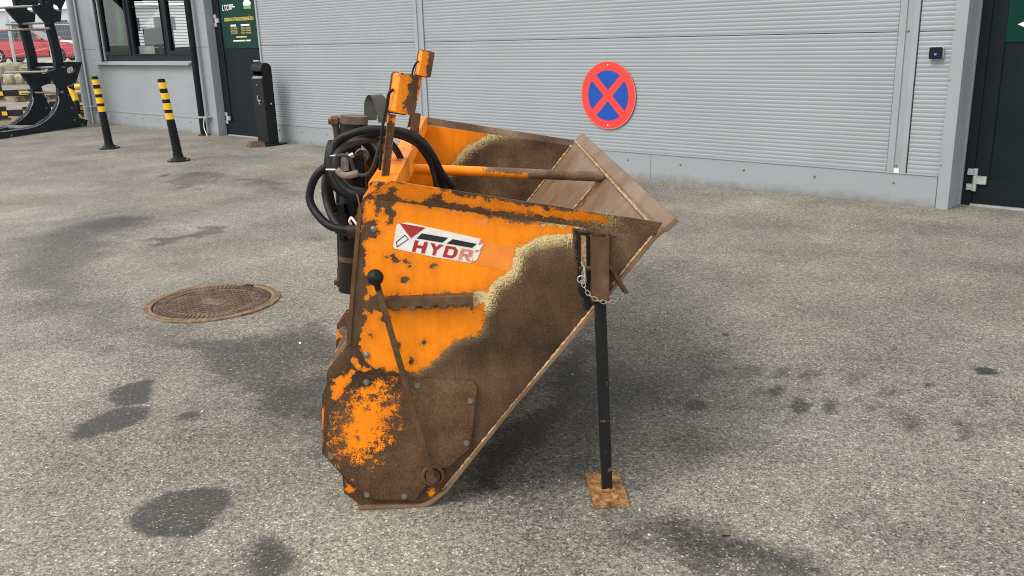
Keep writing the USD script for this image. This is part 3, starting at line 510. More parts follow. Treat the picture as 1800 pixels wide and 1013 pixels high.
def text_on(parent, s, x, z, hgt, m, xw=None, bold=True, y=None, tilt=0.0, depth=0.0015, name='lettering'):
    t = meshkit.text_mesh(s, hgt, depth, bold); b = t.bounds
    sx = xw / (b[1][0] - b[0][0]) if xw else 1.0
    v = t.vertices.copy(); v = np.stack([x + (v[:, 0] - b[0][0]) * sx, np.full(len(v), YT if y is None else y) - v[:, 2], z + v[:, 1]], 1)
    t.vertices = v; t.fix_normals(); return part(parent, name, t, m)
pw, ph = PX1 - PX0, PZ1 - PZ0
def PXf(f): return PX0 + f * pw
def PZf(f): return PZ1 - f * ph
def pbar(x0, x1, zt, h_, m): part(dl, 'print_line', box(PXf(x0), PXf(x1), YT - 0.0015, YT, PZf(zt + h_), PZf(zt)), m)
text_on(dl, 'LTC', PXf(0.075), PZf(0.285), 0.075, 'white', 0.16)
for k, (x1, zz) in enumerate(((0.40, 0.18), (0.45, 0.216), (0.35, 0.252))): pbar(0.27, x1, zz, 0.02, 'white')
part(dl, 'house_logo', xz_prism([(PXf(0.70), PZf(0.225)), (PXf(0.88), PZf(0.225)), (PXf(0.91), PZf(0.18)), (PXf(0.79), PZf(0.055)), (PXf(0.68), PZf(0.18))], YT - 0.0015, YT), 'white')
pbar(0.69, 0.90, 0.235, 0.045, 'poster_lime')
text_on(dl, 'GEBRAUCHTMASCHINENB\u00dcRO', PXf(0.09), PZf(0.485), 0.045, 'poster_yellow', 0.84 * pw)
for x0, x1 in ((0.26, 0.42), (0.56, 0.80)):
    pbar(x0, x1, 0.555, 0.035, 'white')
    for k in range(3):
        pbar(x0 - 0.01, x0 + (x1 - x0) * 0.42, 0.61 + 0.045 * k, 0.030, 'poster_ochre'); pbar(x0 + (x1 - x0) * 0.5, x1 + 0.03, 0.61 + 0.045 * k, 0.030, 'poster_ochre')
pbar(0.39, 0.69, 0.775, 0.026, 'poster_yellow'); pbar(0.29, 0.62, 0.845, 0.026, 'white'); pbar(0.65, 0.79, 0.845, 0.026, 'white')
dr = door(-1.978, -0.55, Y0 + 0.25, (0.20, 1.66))
YR = Y0 + 0.25
xr = [(-1.805, 1.205), (-1.679, 1.191), (-1.734, 1.325)]
part(dr, 'notice_board', box(xr[0][0], -0.75, YR - 0.0045, YR + 0.0045, xr[0][1], 2.0), 'poster_green')
part(dr, 'arrow_print', xz_prism([(xr[2][0], xr[2][1]), (xr[2][0] + 0.10, xr[2][1] + 0.045), (xr[2][0] + 0.10, xr[2][1] - 0.045)], YR - 0.0065, YR - 0.005), 'white')
# pipes
xd = [(-12.583, 1.967), (-12.662, 0.025)]
xdp = (xd[0][0] + xd[1][0]) / 2
dp = part(bld, 'dark_downpipe', cyl((xdp, 6.97, 0.0), (xdp, 6.97, 4.5), 0.047, 20), 'anthracite', smooth=40)
part(dp, 'pipe_clip', cat([cyl((xdp, 6.97, 0.265), (xdp, 6.97, 0.290), 0.0515, 20), box(xdp + 0.03, xdp + 0.14, 6.965, 7.05, 0.27, 0.285)]), 'galv')
part(dp, 'ground_collar', cyl((xdp, 6.97, 0.0), (xdp, 6.97, 0.018), 0.085, 20), 'rust_grey')
part(dp, 'earth_wire', tube([(xdp + 0.09, 6.96, 0.27), (xdp + 0.10, 6.93, 0.14), (xdp + 0.22, 6.90, 0.01)], 0.006, 6), 'white', smooth=True)
xg = [(-16.480, 1.568), (-16.312, 0.050)]
gp = part(bld, 'grey_downpipe', cyl((-16.62, 6.96, 0.0), (-16.62, 6.96, 4.5), 0.055, 20), 'trim', smooth=40)
part(gp, 'pipe_clip', cat([cyl((-16.62, 6.96, 0.30), (-16.62, 6.96, 0.325), 0.060, 20), box(-16.60, -16.42, 6.97, 7.05, 0.305, 0.32)]), 'galv')

# things in the office, seen through its window
jx = [(-15.917, 1.831)][0][0]
cst = thing('added_coat_stand', 'dark coat stand added behind the left window pane to hold the reflection cloth', 'coat stand', (jx, 7.45, 0.03))  # added stand, only there to carry the green cloth
part(cst, 'pole', cyl((0, 0.03, 0), (0, 0.03, 2.25), 0.02), 'office_dark'); part(cst, 'base', cyl((0, 0.03, 0), (0, 0.03, 0.03), 0.2), 'office_dark'); part(cst, 'peg', cyl((0, 0.03, 2.12), (0, -0.08, 2.16), 0.01), 'office_dark')
jk = thing('reflection_cloth', 'green cloth added behind the left window pane in place of a reflection', 'reflect_jacket', (jx, 7.40, 0))  # added cloth imitating a green reflection in the pane
part(jk, 'body', hull([(x * s_, y, z) for s_, z, y0_ in ((0.19, 1.30, 0.05), (0.17, 1.6, 0.06), (0.20, 1.95, 0.05), (0.06, 2.13, 0.03)) for x in (-1, 1) for y in (-y0_, y0_)]), 'reflect_jacket')
for s_ in (-1, 1): part(jk, 'sleeve', tube([(s_ * 0.17, 0, 1.98), (s_ * 0.24, -0.02, 1.75), (s_ * 0.25, -0.03, 1.42)], 0.05, 10, 6), 'reflect_jacket', smooth=True)
part(jk, 'collar', ring((0, 0, 2.12), 0.06, 0.02, (0, 0, 1)), 'reflect_jacket', smooth=True)
bl_ = thing('venetian_blind', 'open venetian blind in front of the bright gable window of the office', 'blind', (XL + 0.17, 0, 0))
for k in range(17):
    zz = ZB1 + 0.03 + k * (ZB2 - ZB1 - 0.04) / 16
    part(bl_, 'slat', hull([(dx, y, zz + dz) for y in (YB1 - 0.03, YB2 + 0.02) for dx, dz in ((-0.02, -0.005), (-0.02, 0.0), (0.02, 0.0), (0.02, 0.006))]), 'office_dark')
part(bl_, 'head_rail', box(-0.025, 0.025, YB1 - 0.04, YB2 + 0.03, ZB2, ZB2 + 0.05), 'office_dark')
mon = thing('computer_monitor', 'dark flat computer monitor on the office desk behind the middle pane', 'monitor', (-15.35, 7.86, 0), 35)
part(mon, 'screen', box(-0.27, 0.27, -0.02, 0.02, 1.29, 1.62), 'screen'); part(mon, 'stand', cat([box(-0.03, 0.03, 0.0, 0.03, 1.05, 1.30), box(-0.12, 0.12, -0.08, 0.08, 1.03, 1.05)]), 'screen')
dk = thing('office_desk', 'dark office desk inside the window under the monitor', 'desk', (-14.6, 7.75, 0))
part(dk, 'desktop', box(-1.6, 1.2, -0.4, 0.4, 0.98, 1.03), 'office_dark')
for sx in (-1.5, 1.1):
    for sy in (-0.33, 0.33): part(dk, 'leg', box(sx - 0.03, sx + 0.03, sy - 0.03, sy + 0.03, 0.03, 0.98), 'office_dark')
pp = [(-14.433, 1.253), (-14.747, 1.256), (-14.200, 1.198)]
solo('paper_note', box(pp[1][0], pp[2][0], 7.170, 7.1715, 1.195, 1.33), 'paper', 'white paper note standing inside the middle window pane at its bottom edge', 'note')
pt = thing('potted_plant', 'potted plant with orange red flowers inside the left window pane', 'plant', (-15.25, 7.40, 1.03))
part(pt, 'pot', trimesh.creation.revolve([(0, 0), (0.06, 0), (0.08, 0.12), (0.07, 0.12), (0, 0.11)], sections=18), 'office_dark')
lv = []
for k in range(46):
    th_, ph_, r_ = rng.uniform(0, 6.28), rng.uniform(0.1, 1.3), rng.uniform(0.05, 0.15)
    c = np.array([math.cos(th_) * math.sin(ph_), math.sin(th_) * math.sin(ph_), math.cos(ph_)]) * r_ + (0, 0, 0.15)
    e = rng.normal(size=(2, 3)) * 0.035
    lv.append(trimesh.Trimesh([c - e[0], c + e[1], c + e[0], c - e[1]], [(0, 1, 2), (0, 2, 3)], process=False))
part(pt, 'foliage', cat(lv), 'leaf')
part(pt, 'blossom', cat([ball((rng.uniform(-.09, .09), rng.uniform(-.08, .08), rng.uniform(.22, .33)), 0.028, 1) for k in range(12)]), 'petal')

# ------------------------------------------------------------------ things on and along the facade
sx_, sz_, sr_ = -5.131, 0.766, 0.319
sg = thing('no_stopping_sign', 'round blue no stopping sign with red ring and red cross on the ribbed wall', 'sign', (sx_, Y0 - 0.012, sz_))
part(sg, 'disc', xz_prism(Point(0, 0).buffer(sr_, 48), -0.004, 0.0), 'sign_red')
ringp = Point(0, 0).buffer(sr_, 48)
part(sg, 'rim', xz_prism(Point(0, 0).buffer(sr_, 48).difference(Point(0, 0).buffer(sr_ - 0.006, 48)), -0.0052, -0.0041), 'sticker_pink')
cross = unary_union([LineString([(-1, -1), (1, 1)]).buffer(0.037, cap_style=2), LineString([(-1, 1), (1, -1)]).buffer(0.037, cap_style=2)])
blue = Point(0, 0).buffer(sr_ * 0.735, 48).difference(cross)
for g in blue.geoms: part(sg, 'blue_field', xz_prism(g, -0.0055, -0.0041), 'sign_blue')
for zz in (-0.283, 0.283): part(sg, 'screw', ball((0, -0.006, zz), 0.008, 1), 'white', smooth=True)
part(sg, 'back_plate', box(-0.2, 0.2, 0.0005, 0.0035, -0.02, 0.02), 'galv')
ab = [(-2.229, 1.183), (-2.134, 1.098)]
ar = thing('access_reader', 'small black access reader with blue light on the wall by the right door', 'access reader', ((ab[0][0] + ab[1][0]) / 2, Y0 - 0.010, (ab[0][1] + ab[1][1]) / 2))
rb = Polygon([(-0.045, -0.042), (0.045, -0.042), (0.045, 0.042), (-0.045, 0.042)]).buffer(-0.012).buffer(0.012)
part(ar, 'housing', xz_prism(rb.buffer(0.004), -0.022, 0.0), 'galv'); part(ar, 'front', xz_prism(rb, -0.034, -0.0222), 'anthracite'); part(ar, 'indicator', xz_prism(Point(0, -0.008).buffer(0.008), -0.0355, -0.0342), 'lamp_glow')

# ash bin
ab_ = thing('ash_bin', 'tall black pillar ash bin with rounded hood beside the green notice door', 'ash bin', (-10.62, 6.80, 0))
part(ab_, 'base_plate', box(-0.17, 0.20, -0.16, 0.16, 0.0, 0.02), 'bin_black')
part(ab_, 'body', box(-0.125, 0.125, -0.08, 0.08, 0.02, 0.88), 'bin_black')
hood = [(0.08, 0.88)] + [(0.08 * math.cos(a), 1.0 + 0.08 * math.sin(a)) for a in np.linspace(0, math.pi, 14)] + [(-0.08, 0.975), (-0.06, 0.975)] + [(0.06 * math.cos(a), 1.0 + 0.06 * math.sin(a)) for a in np.linspace(math.pi, 0, 14)] + [(0.06, 0.88)]
hm = trimesh.creation.extrude_polygon(Polygon(hood), 0.25, engine='earcut'); v = hm.vertices.copy(); hm.vertices = np.stack([0.125 - v[:, 2], v[:, 0], v[:, 1]], 1); hm.fix_normals()
part(ab_, 'hood', hm, 'bin_black', smooth=35)
sp = Polygon([(0.06, 0.882)] + [(0.06 * math.cos(a), 1.0 + 0.06 * math.sin(a)) for a in np.linspace(0, math.pi, 14)] + [(-0.06, 0.882)])
for xx in (-0.124, 0.118):
    e = trimesh.creation.extrude_polygon(sp, 0.006, engine='earcut'); v = e.vertices.copy(); e.vertices = np.stack([xx + v[:, 2], v[:, 0], v[:, 1]], 1); e.fix_normals(); part(ab_, 'side_cheek', e, 'bin_black')
part(ab_, 'ash_tray', hull([(-0.11, -0.085, 0.882), (0.11, -0.085, 0.882), (-0.11, -0.06, 0.915), (0.11, -0.06, 0.915), (-0.11, 0.05, 0.882), (0.11, 0.05, 0.882), (-0.11, 0.05, 0.90), (0.11, 0.05, 0.90)]), 'rack_rod')
sm = lambda p: xz_prism(LineString(p).buffer(0.006), -0.0835, -0.081)
part(ab_, 'smoking_symbol', cat([sm([(-0.03, 0.62), (0.0, 0.57), (0.035, 0.60)]), sm([(-0.02, 0.66), (-0.035, 0.63)]), sm([(0.0, 0.55), (0.0, 0.60)])]), 'galv')
part(ab_, 'lock', cyl((0.125, 0.02, 0.55), (0.128, 0.02, 0.55), 0.012), 'galv')
part(ab_, 'lock', cyl((-0.02, -0.08, 0.80), (-0.02, -0.083, 0.80), 0.008), 'galv')
solo('concrete_block', hull([(x + 0.19, y + 0.06, z * 1.25) for x, y, z in ((-10.95, 6.47, 0), (-10.73, 6.40, 0), (-10.60, 6.56, 0), (-10.80, 6.66, 0), (-10.90, 6.49, 0.05), (-10.74, 6.44, 0.055), (-10.64, 6.56, 0.05), (-10.80, 6.62, 0.055))]), 'rust', 'small dark brown block lying at the foot of the ash bin', 'block')

# bollards
def bollard(label, loc, lean, az):
    b = thing('striped_bollard', label, 'bollard', loc, 0, 'black and yellow bollards in front of the building')
    H_ = 0.975; prof = [(0.0, 0.006)] + [(0.135, 0.0), (0.135, 0.012), (0.10, 0.03), (0.062, 0.05), (0.056, 0.07)]
    for k in range(9):
        zz = 0.085 + k * 0.036; prof += [(0.056 - 0.0005 * k, zz), (0.056 - 0.0005 * k, zz + 0.020), (0.050 - 0.0005 * k, zz + 0.024), (0.050 - 0.0005 * k, zz + 0.034)]
    prof += [(0.050, 0.42), (0.047, 0.50), (0.043, 0.955), (0.039, 0.97), (0.0, H_)]
    sh = np.array([lean * math.cos(az), lean * math.sin(az)])
    def bend(m):
        v = m.vertices.copy(); v[:, :2] += sh[None] * (v[:, 2:3] ** 1.2); m.vertices = v; return m
    part(b, 'post', bend(trimesh.creation.revolve(prof, sections=28)), 'post_black', smooth=35)
    for f0, f1 in ((0.045, 0.118), (0.170, 0.245), (0.290, 0.370), (0.410, 0.485)):
        z1, z0 = H_ * (1 - f0), H_ * (1 - f1); r0 = 0.0475 - 0.004 * (z0 - 0.5) / 0.45
        part(b, 'yellow_band', bend(trimesh.creation.revolve([(r0 - 0.006, z0), (r0 + 0.0008, z0), (r0 - 0.0004, z1), (r0 - 0.007, z1)], sections=28)), 'band_yellow', smooth=35)
    for k in range(3):
        a = 0.5 + k * 2.094; part(b, 'anchor_bolt', cyl((0.112 * math.cos(a), 0.112 * math.sin(a), 0.01), (0.112 * math.cos(a), 0.112 * math.sin(a), 0.028), 0.011, 6), 'galv')
    return b
g1, g2 = [(-12.366, 5.404), (-10.208, 5.270)]
LEAN_AZ = math.radians(42.5 + 180)
bollard('left striped bollard, standing before the office window near the grey downpipe', (*g1, 0), 0.055, LEAN_AZ)
bollard('right striped bollard, standing nearer the camera than its twin', (*g2, 0), 0.085, LEAN_AZ)

# manhole
mc = [(-4.486, 2.013), (-4.308, 2.722), (-4.686, 2.694), (-4.182, 2.024)]
mcx, mcy = np.mean([p[0] for p in mc]), np.mean([p[1] for p in mc])
mh = thing('manhole_cover', 'round rusty cast iron manhole cover set in the asphalt', 'manhole cover', (mcx, mcy, 0), 20)
def annulus(r0, r1, z0, z1, n=64): return trimesh.creation.revolve([(r0, z0), (r1, z0), (r1, z1), (r0, z1), (r0, z0)], sections=n)
part(mh, 'frame', cat([annulus(0.318, 0.366, 0.001, 0.0075), annulus(0.322, 0.329, 0.0074, 0.010), annulus(0.355, 0.362, 0.0074, 0.0095)]), 'cast_frame')
cv = part(mh, 'cover', trimesh.creation.cylinder(0.309, 0.003, sections=64).apply_translation((0, 0, 0.0025)), 'cast_iron')
part(mh, 'gap', annulus(0.309, 0.318, 0.0006, 0.0012), 'hole_black')
ribs = []
for k in range(72):
    a = 2 * math.pi * k / 72; b = trimesh.creation.box((0.055, 0.011, 0.007)); b.apply_translation((0.277, 0, 0.0062)); b.apply_transform(trimesh.transformations.rotation_matrix(a, (0, 0, 1))); ribs.append(b)
part(cv, 'rim_ribs', cat(ribs), 'cast_iron', kind='stuff')
bumps = []
for i in range(-9, 10):
    for j in range(-9, 10):
        x, y = i * 0.030, j * 0.030 
        if x * x + y * y < 0.236 ** 2 and not (abs(y) < 0.035 and abs(x) < 0.09):
            b = trimesh.creation.box((0.019, 0.010, 0.006)); b.apply_transform(trimesh.transformations.rotation_matrix((i + j) % 2 * math.pi / 2, (0, 0, 1))); b.apply_translation((x, y, 0.0058)); bumps.append(b)
part(cv, 'raised_studs', cat(bumps), 'cast_iron', kind='stuff')
part(mh, 'lifting_slot', box(-0.03, 0.03, 0.300, 0.335, 0.0078, 0.0108), 'hole_black')
fr_st = []
for k in range(90):
    a = 2 * math.pi * k / 90; b = trimesh.creation.box((0.016, 0.006, 0.004)); b.apply_translation((0.344, 0, 0.0085)); b.apply_transform(trimesh.transformations.rotation_matrix(a, (0, 0, 1))); fr_st.append(b)
part(mh, 'frame_teeth', cat(fr_st), 'cast_frame', kind='stuff')

# fallen leaves and litter on the asphalt
lf = [([(-1.911, 3.550)][0], 'tan fallen leaf lying on the asphalt right of the black support leg', 0.020), ([(-1.070, 2.032)][0], 'curled orange leaf on the asphalt in the foreground right', 0.018), ([(-3.435, 2.252)][0], 'pale scrap on the asphalt beside the rear of the spreader', 0.012)]
for k, ((x, y), lab, s_) in enumerate(lf):
    a = rng.uniform(0, 6.28); u_ = np.array([math.cos(a), math.sin(a), 0]); w_ = np.array([-u_[1], u_[0], 0])
    P_ = [np.array([x, y, 0.003]) + s_ * (i * u_ + j * w_) + np.array([0, 0, zz * s_]) for i, j, zz in ((-1, 0, 0), (-.4, .5, .35), (.4, .45, .5), (1, 0, .3), (.4, -.45, .2), (-.4, -.5, 0), (0, 0, 0.05))]
    solo('fallen_leaf' if k < 2 else 'paper_scrap', trimesh.Trimesh(P_, [(0, 1, 6), (1, 2, 6), (2, 3, 6), (3, 4, 6), (4, 5, 6), (5, 0, 6)], process=False), 'rust_orange' if k < 2 else 'paper', lab, 'leaf' if k < 2 else 'paper scrap')
gr = []
for k in range(260):
    if k < 200: x, y = rng.uniform(-9, 0.5), rng.uniform(1.0, 6.6)
    else: x, y = rng.uniform(-13, -9), rng.uniform(3.5, 6.5)
    if k < 200 and (x - y) > -0.5: continue
    s_ = rng.uniform(0.0015, 0.0045) * (1.0 if k < 200 else 1.3)
    b = trimesh.creation.icosphere(0, s_); b.vertices *= rng.uniform(0.6, 1.3, 3); b.apply_translation((x, y, s_ * 0.4)); gr.append(b)
solo('loose_grit', cat(gr), 'far_wall', 'pale loose grit scattered over the asphalt', 'grit', kind='stuff')

# ------------------------------------------------------------------ the salt spreader bucket (own frame: x towards its lip, y across its width, z up)
W_ = 2.1
mac = thing('spreader_bucket', 'worn orange and rusty spreader bucket standing on the asphalt in the middle of the yard', 'spreader', (-1.9384, 1.5408, 0), 44.5)
out = [(-0.013, 0.965), (-0.027, 0.943), (-0.039, 0.882), (-0.064, 0.718), (-0.093, 0.529), (-0.157, 0.453), (-0.176, 0.336), (-0.197, 0.188), (-0.142, 0.113), (-0.142, 0.055), (-0.094, 0.007), (0.017, -0.001), (0.102, 0.006), (0.165, 0.049), (0.378, 0.317), (0.636, 0.618), (0.800, 0.819)]
out = [(x, max(z, 0.006)) for x, z in out]
arc = spline([(p[0], 0, p[1]) for p in out[10:14]], 6)
panel_outline = out[:10] + [(p[0], max(p[2], 0.006)) for p in arc] + out[14:]
orange_main = poly([(-0.013, 0.943), (0.010, 0.955), (0.027, 0.911), (0.042, 0.941), (0.063, 0.943), (0.079, 0.955), (0.128, 0.947), (0.206, 0.928), (0.285, 0.909), (0.348, 0.893), (0.396, 0.880), (0.492, 0.866), (0.569, 0.855), (0.572, 0.838), (0.495, 0.834), (0.434, 0.820), (0.403, 0.798), (0.386, 0.735), (0.335, 0.705), (0.307, 0.659), (0.306, 0.598), (0.296, 0.555), (0.218, 0.529), (0.187, 0.506), (0.145, 0.465), (0.105, 0.438), (0.030, 0.444), (-0.027, 0.462), (-0.048, 0.492), (-0.059, 0.535), (-0.038, 0.614), (-0.021, 0.716), (-0.028, 0.766), (-0.020, 0.816), (-0.026, 0.857), (-0.022, 0.914)])
orange_more = [poly([(-0.153, 0.389), (-0.143, 0.429), (-0.099, 0.448), (-0.076, 0.454), (-0.110, 0.396), (-0.144, 0.353), (-0.152, 0.362)]), poly([(-0.096, 0.491), (-0.079, 0.497), (-0.061, 0.471), (-0.032, 0.455), (-0.053, 0.446), (-0.081, 0.470)]), poly([(-0.137, 0.089), (-0.113, 0.076), (-0.107, 0.053), (-0.132, 0.054)]), poly([(0.106, 0.045), (0.129, 0.055), (0.139, 0.043), (0.119, 0.029)]), poly([(-0.182, 0.343), (-0.172, 0.343), (-0.179, 0.303), (-0.187, 0.303)])]
holes = [Point(*p).buffer(r) for p, r in zip([(0.002, 0.868), (0.005, 0.889), (0.059, 0.919), (0.054, 0.895), (0.049, 0.793), (0.061, 0.783), (0.095, 0.775), (0.103, 0.761), (0.168, 0.763), (0.087, 0.725), (-0.022, 0.639), (0.020, 0.606), (0.052, 0.523), (0.127, 0.530), (0.089, 0.475), (-0.019, 0.716), (-0.028, 0.561), (-0.004, 0.659)], (.020, .014, .014, .009, .010, .006, .008, .006, .009, .008, .010, .011, .008, .007, .008, .006, .006, .022))]
rack_rust = LineString([(-0.012, 0.658), (0.061, 0.658), (0.282, 0.655), (0.300, 0.664)]).buffer(0.019)
rust_top = LineString([(0.065, 0.956), (0.047, 0.924)]).buffer(0.012)
orange_near = unary_union([orange_main] + orange_more).difference(unary_union(holes + [rack_rust, rust_top]))
far_edge = [(0.572, 0.838), (0.495, 0.834), (0.434, 0.820), (0.403, 0.798), (0.386, 0.735), (0.335, 0.705), (0.310, 0.659)]
low_edge = [(0.310, 0.659), (0.306, 0.598), (0.296, 0.555), (0.218, 0.529), (0.187, 0.506), (0.145, 0.465), (0.105, 0.438)]
p1, p2 = near_line(far_edge, 0.06), near_line(low_edge, 0.05)
side = worn_part(mac, 'side_panel', xz_prism(panel_outline, 0.0, 0.008), 'panel_paint', orange_near,
    fuzz=lambda q: np.clip(0.16 + 1.0 * near_line(low_edge, 0.16)(q) + 0.5 * near_line(far_edge, 0.12)(q), 0, 1), primer=lambda q: np.clip(1.0 * p1(q) + 0.22 * p2(q), 0, 1), label='near side panel with chipped orange paint and bare rusty lower half')
far_orange = poly([(-0.022, 1.013), (0.092, 1.023), (0.319, 0.967), (0.576, 0.921), (0.490, 0.916), (0.373, 0.897), (0.270, 0.843), (0.195, 0.777), (0.148, 0.706), (0.071, 0.635), (-0.106, 0.613), (-0.098, 0.730)])
fe = [(0.576, 0.921), (0.490, 0.916), (0.373, 0.897), (0.270, 0.843), (0.195, 0.777), (0.148, 0.706), (0.071, 0.635)]
worn_part(mac, 'side_panel', xz_prism(panel_outline, W_ - 0.008, W_), 'inner_paint', far_orange, fuzz=lambda q: 0.25 + 0.75 * near_line(fe, 0.15)(q), primer=near_line(fe, 0.10), label='far side panel with orange paint fading to rust inside')
# flared rims of the two side panels
bend = [(-0.011, 0.967), (0.081, 0.955), (0.396, 0.898), (0.800, 0.817)]
rim_top = [(0.068, 1.013), (0.818, 0.866)]
def rim(sign, yb):
    k_ = 1.0 if sign > 0 else 0.55
    b0, b1, t0, t1 = bend[0], bend[-1], rim_top[0], rim_top[1]
    yo = yb - sign * 0.030; th = 0.007
    pts = [(b0[0], yb, b0[1]), (b1[0], yb, b1[1]), (b0[0] + (t0[0] - b0[0]) * k_, yo, b0[1] + (t0[1] - b0[1]) * k_), (b1[0] + (t1[0] - b1[0]) * k_, yo, b1[1] + (t1[1] - b1[1]) * k_)]
    pts += [(x, y + sign * th, z) for x, y, z in pts]
    return hull(pts)
rim_orange = unary_union([poly([(0.013, 0.972), (0.070, 1.006), (0.147, 0.997), (0.224, 0.975), (0.239, 0.952), (0.145, 0.967), (0.083, 0.977), (0.068, 0.986)]), poly([(0.240, 0.963), (0.302, 0.953), (0.286, 0.934), (0.223, 0.952)]), poly([(0.302, 0.949), (0.381, 0.937), (0.452, 0.918), (0.436, 0.906), (0.349, 0.922), (0.298, 0.934)]), poly([(0.468, 0.920), (0.652, 0.887), (0.664, 0.877), (0.555, 0.888), (0.459, 0.901)]), poly([(0.083, 0.972), (0.153, 0.963), (0.137, 0.953), (0.090, 0.961)])])
rim_orange = rim_orange.difference(Point(*[(0.068, 0.989)][0]).buffer(0.013)).difference(Point(*[(0.193, 0.965)][0]).buffer(0.016))
worn_part(mac, 'side_rim', rim(1, 0.0), 'panel_paint', rim_orange.buffer(0.006), fuzz=lambda q: np.full(len(q), 0.4), primer=lambda q: np.clip((q[:, 0] - 0.45) * 1.4, 0, 0.3), edge=0.02, label='near rim, half orange and half rust')
far_rim = poly([(0.042, 1.050), (0.376, 0.965), (0.361, 0.942), (0.035, 1.022)])
worn_part(mac, 'side_rim', rim(-1, W_), 'panel_paint', far_rim, edge=0.03)
# the sloping front sheet, rolled under at the bottom
ft = LineString([(0.858, 0.868)] + out[16:15:-1] + [(p[0], p[1]) for p in out[15:13:-1]] + [(p[0], p[2]) for p in arc[::-1]] + [(-0.10, 0.007)])
fsp = ft.buffer(0.0045, cap_style=2, join_style=2)
fm_ = trimesh.creation.extrude_polygon(fsp, W_ + 0.03, engine='earcut'); v = fm_.vertices.copy(); fm_.vertices = np.stack([v[:, 0], W_ + 0.015 - v[:, 2], v[:, 1] + 0.0], 1); fm_.fix_normals()
part(mac, 'front_sheet', fm_, 'rust_sheet', smooth=30)
part(mac, 'front_lip', hull([(x, y, z) for y in (-0.03, W_ + 0.03) for x, z in ((0.817, 0.846), (0.822, 0.852), (0.853, 0.878), (0.866, 0.868), (0.83, 0.838))]), 'rust_sheet')
wl = np.array([(0.808, 0.02, 0.836), (0.812, W_ - 0.02, 0.842)])
def bead(p0, p1, r, n, seed, y=None):
    t = np.linspace(0, 1, n)[:, None]; p = np.array(p0) * (1 - t) + np.array(p1) * t; rg = np.random.default_rng(seed)
    return tube(p, r * rg.uniform(0.6, 1.35, n), 6, 0)
part(mac, 'lip_weld', bead(*wl, 0.006, 260, 3), 'weld', smooth=True)
e0, e1 = out[16], out[13]
off = np.array([-0.012, 0.010]) * 0.45
part(mac, 'edge_weld', bead((e0[0] + off[0], -0.004, e0[1] + off[1]), (e1[0] + off[0], -0.004, e1[1] + off[1]), 0.0045, 150, 4), 'weld', smooth=True)
part(mac, 'corner_weld', bead((out[16][0] - 0.008, W_ - 0.012, out[16][1] + 0.004), (e1[0] - 0.006, W_ - 0.012, e1[1] + 0.006), 0.006, 150, 5), 'weld', smooth=True)
part(mac, 'lip_weld', bead((0.805, -0.006, 0.822), (0.858, -0.02, 0.874), 0.006, 30, 6), 'weld', smooth=True)
# rear wall, drum housing, axle cover behind
part(mac, 'rear_wall', xz_prism(LineString([out[0], out[4]]).buffer(0.004, cap_style=2), 0.0085, W_ - 0.0085), 'inner_paint' if False else 'orange_mid_wear')
part(mac, 'drum_housing', xz_prism(LineString([out[4], out[5], out[6], out[7], out[8], out[9], (-0.10, 0.010)]).buffer(0.004, cap_style=2, join_style=2), 0.0085, W_ - 0.0085), 'orange_heavy_wear')
part(mac, 'rear_edge_strip', xz_prism(LineString([(-0.026, 0.937), (-0.063, 0.718), (-0.091, 0.536)]).buffer(0.006, cap_style=2), -0.004, -0.0005), 'rust')
part(mac, 'rear_flap', xz_prism([(-0.192, 0.359), (-0.167, 0.410), (-0.185, 0.162), (-0.207, 0.173)], 0.05, 0.06), 'orange_heavy_wear')
# inside: box beam along the rear top edge, brace tube, gusset
part(mac, 'top_beam', box(0.000, 0.076, 0.012, 0.76, 0.925, 1.004), 'orange_light_wear', label='near length of the orange box beam')
part(mac, 'top_beam', box(0.012, 0.064, 0.761, W_ - 0.01, 0.930, 0.996), 'orange_light_wear')
bt = [(0.042, 0.895), (0.797, 0.833)]
worn_part(mac, 'brace_tube', trimesh.creation.cylinder(0.0195, segment=[(bt[0][0], 1.0, bt[0][1]), (bt[1][0], 1.0, bt[1][1])], sections=20), 'tube_paint', poly([(-1, 0), (0.50, 0), (0.50, 0.857), (0.34, 0.875), (0.30, 2), (-1, 2)]), fuzz=lambda q: np.full(len(q), 0.9), edge=0.02)
gs = [(0.804, 0.853), (0.824, 0.830), (0.692, 0.692), (0.674, 0.688), (0.670, 0.702)]
part(mac, 'gusset', xz_prism(gs, 1.0, 1.012), 'weld')
part(mac, 'gusset_weld', bead((gs[0][0] - 0.004, 0.999, gs[0][1] - 0.01), (gs[4][0], 0.999, gs[4][1]), 0.004, 60, 8), 'weld', smooth=True)
# gearbox cover plate with bolts
cvp = [(-0.075, 0.446), (0.266, 0.404), (0.277, 0.386), (0.249, 0.193), (0.178, 0.129), (0.137, 0.131), (0.108, 0.102), (0.110, 0.071), (0.070, 0.024), (-0.069, 0.036), (-0.189, 0.186), (-0.164, 0.320)]
cvp = Polygon(cvp).buffer(-0.006).buffer(0.006)
cov_or = poly([(-0.061, 0.415), (0.019, 0.418), (0.047, 0.385), (0.050, 0.330), (0.029, 0.210), (-0.038, 0.182), (-0.120, 0.129), (-0.142, 0.161), (-0.153, 0.226), (-0.143, 0.284), (-0.119, 0.357)])
cov = worn_part(mac, 'cover_plate', xz_prism(cvp, -0.012, -0.004), 'cover_paint', cov_or.buffer(-0.026), fuzz=lambda q: np.full(len(q), 1.0), label='rusty gearbox cover plate with flaking orange paint')
part(mac, 'cover_spacer', xz_prism(cvp.buffer(-0.02), -0.004, -0.0005), 'rust')
for x, z in [(-0.047, 0.420), (0.102, 0.402), (0.255, 0.345), (0.237, 0.209), (-0.170, 0.185), (-0.073, 0.052), (0.040, 0.040)]:
    part(cov, 'bolt', bolt_y(x, z, -0.012, 0.0068, 0.006), 'bolt')
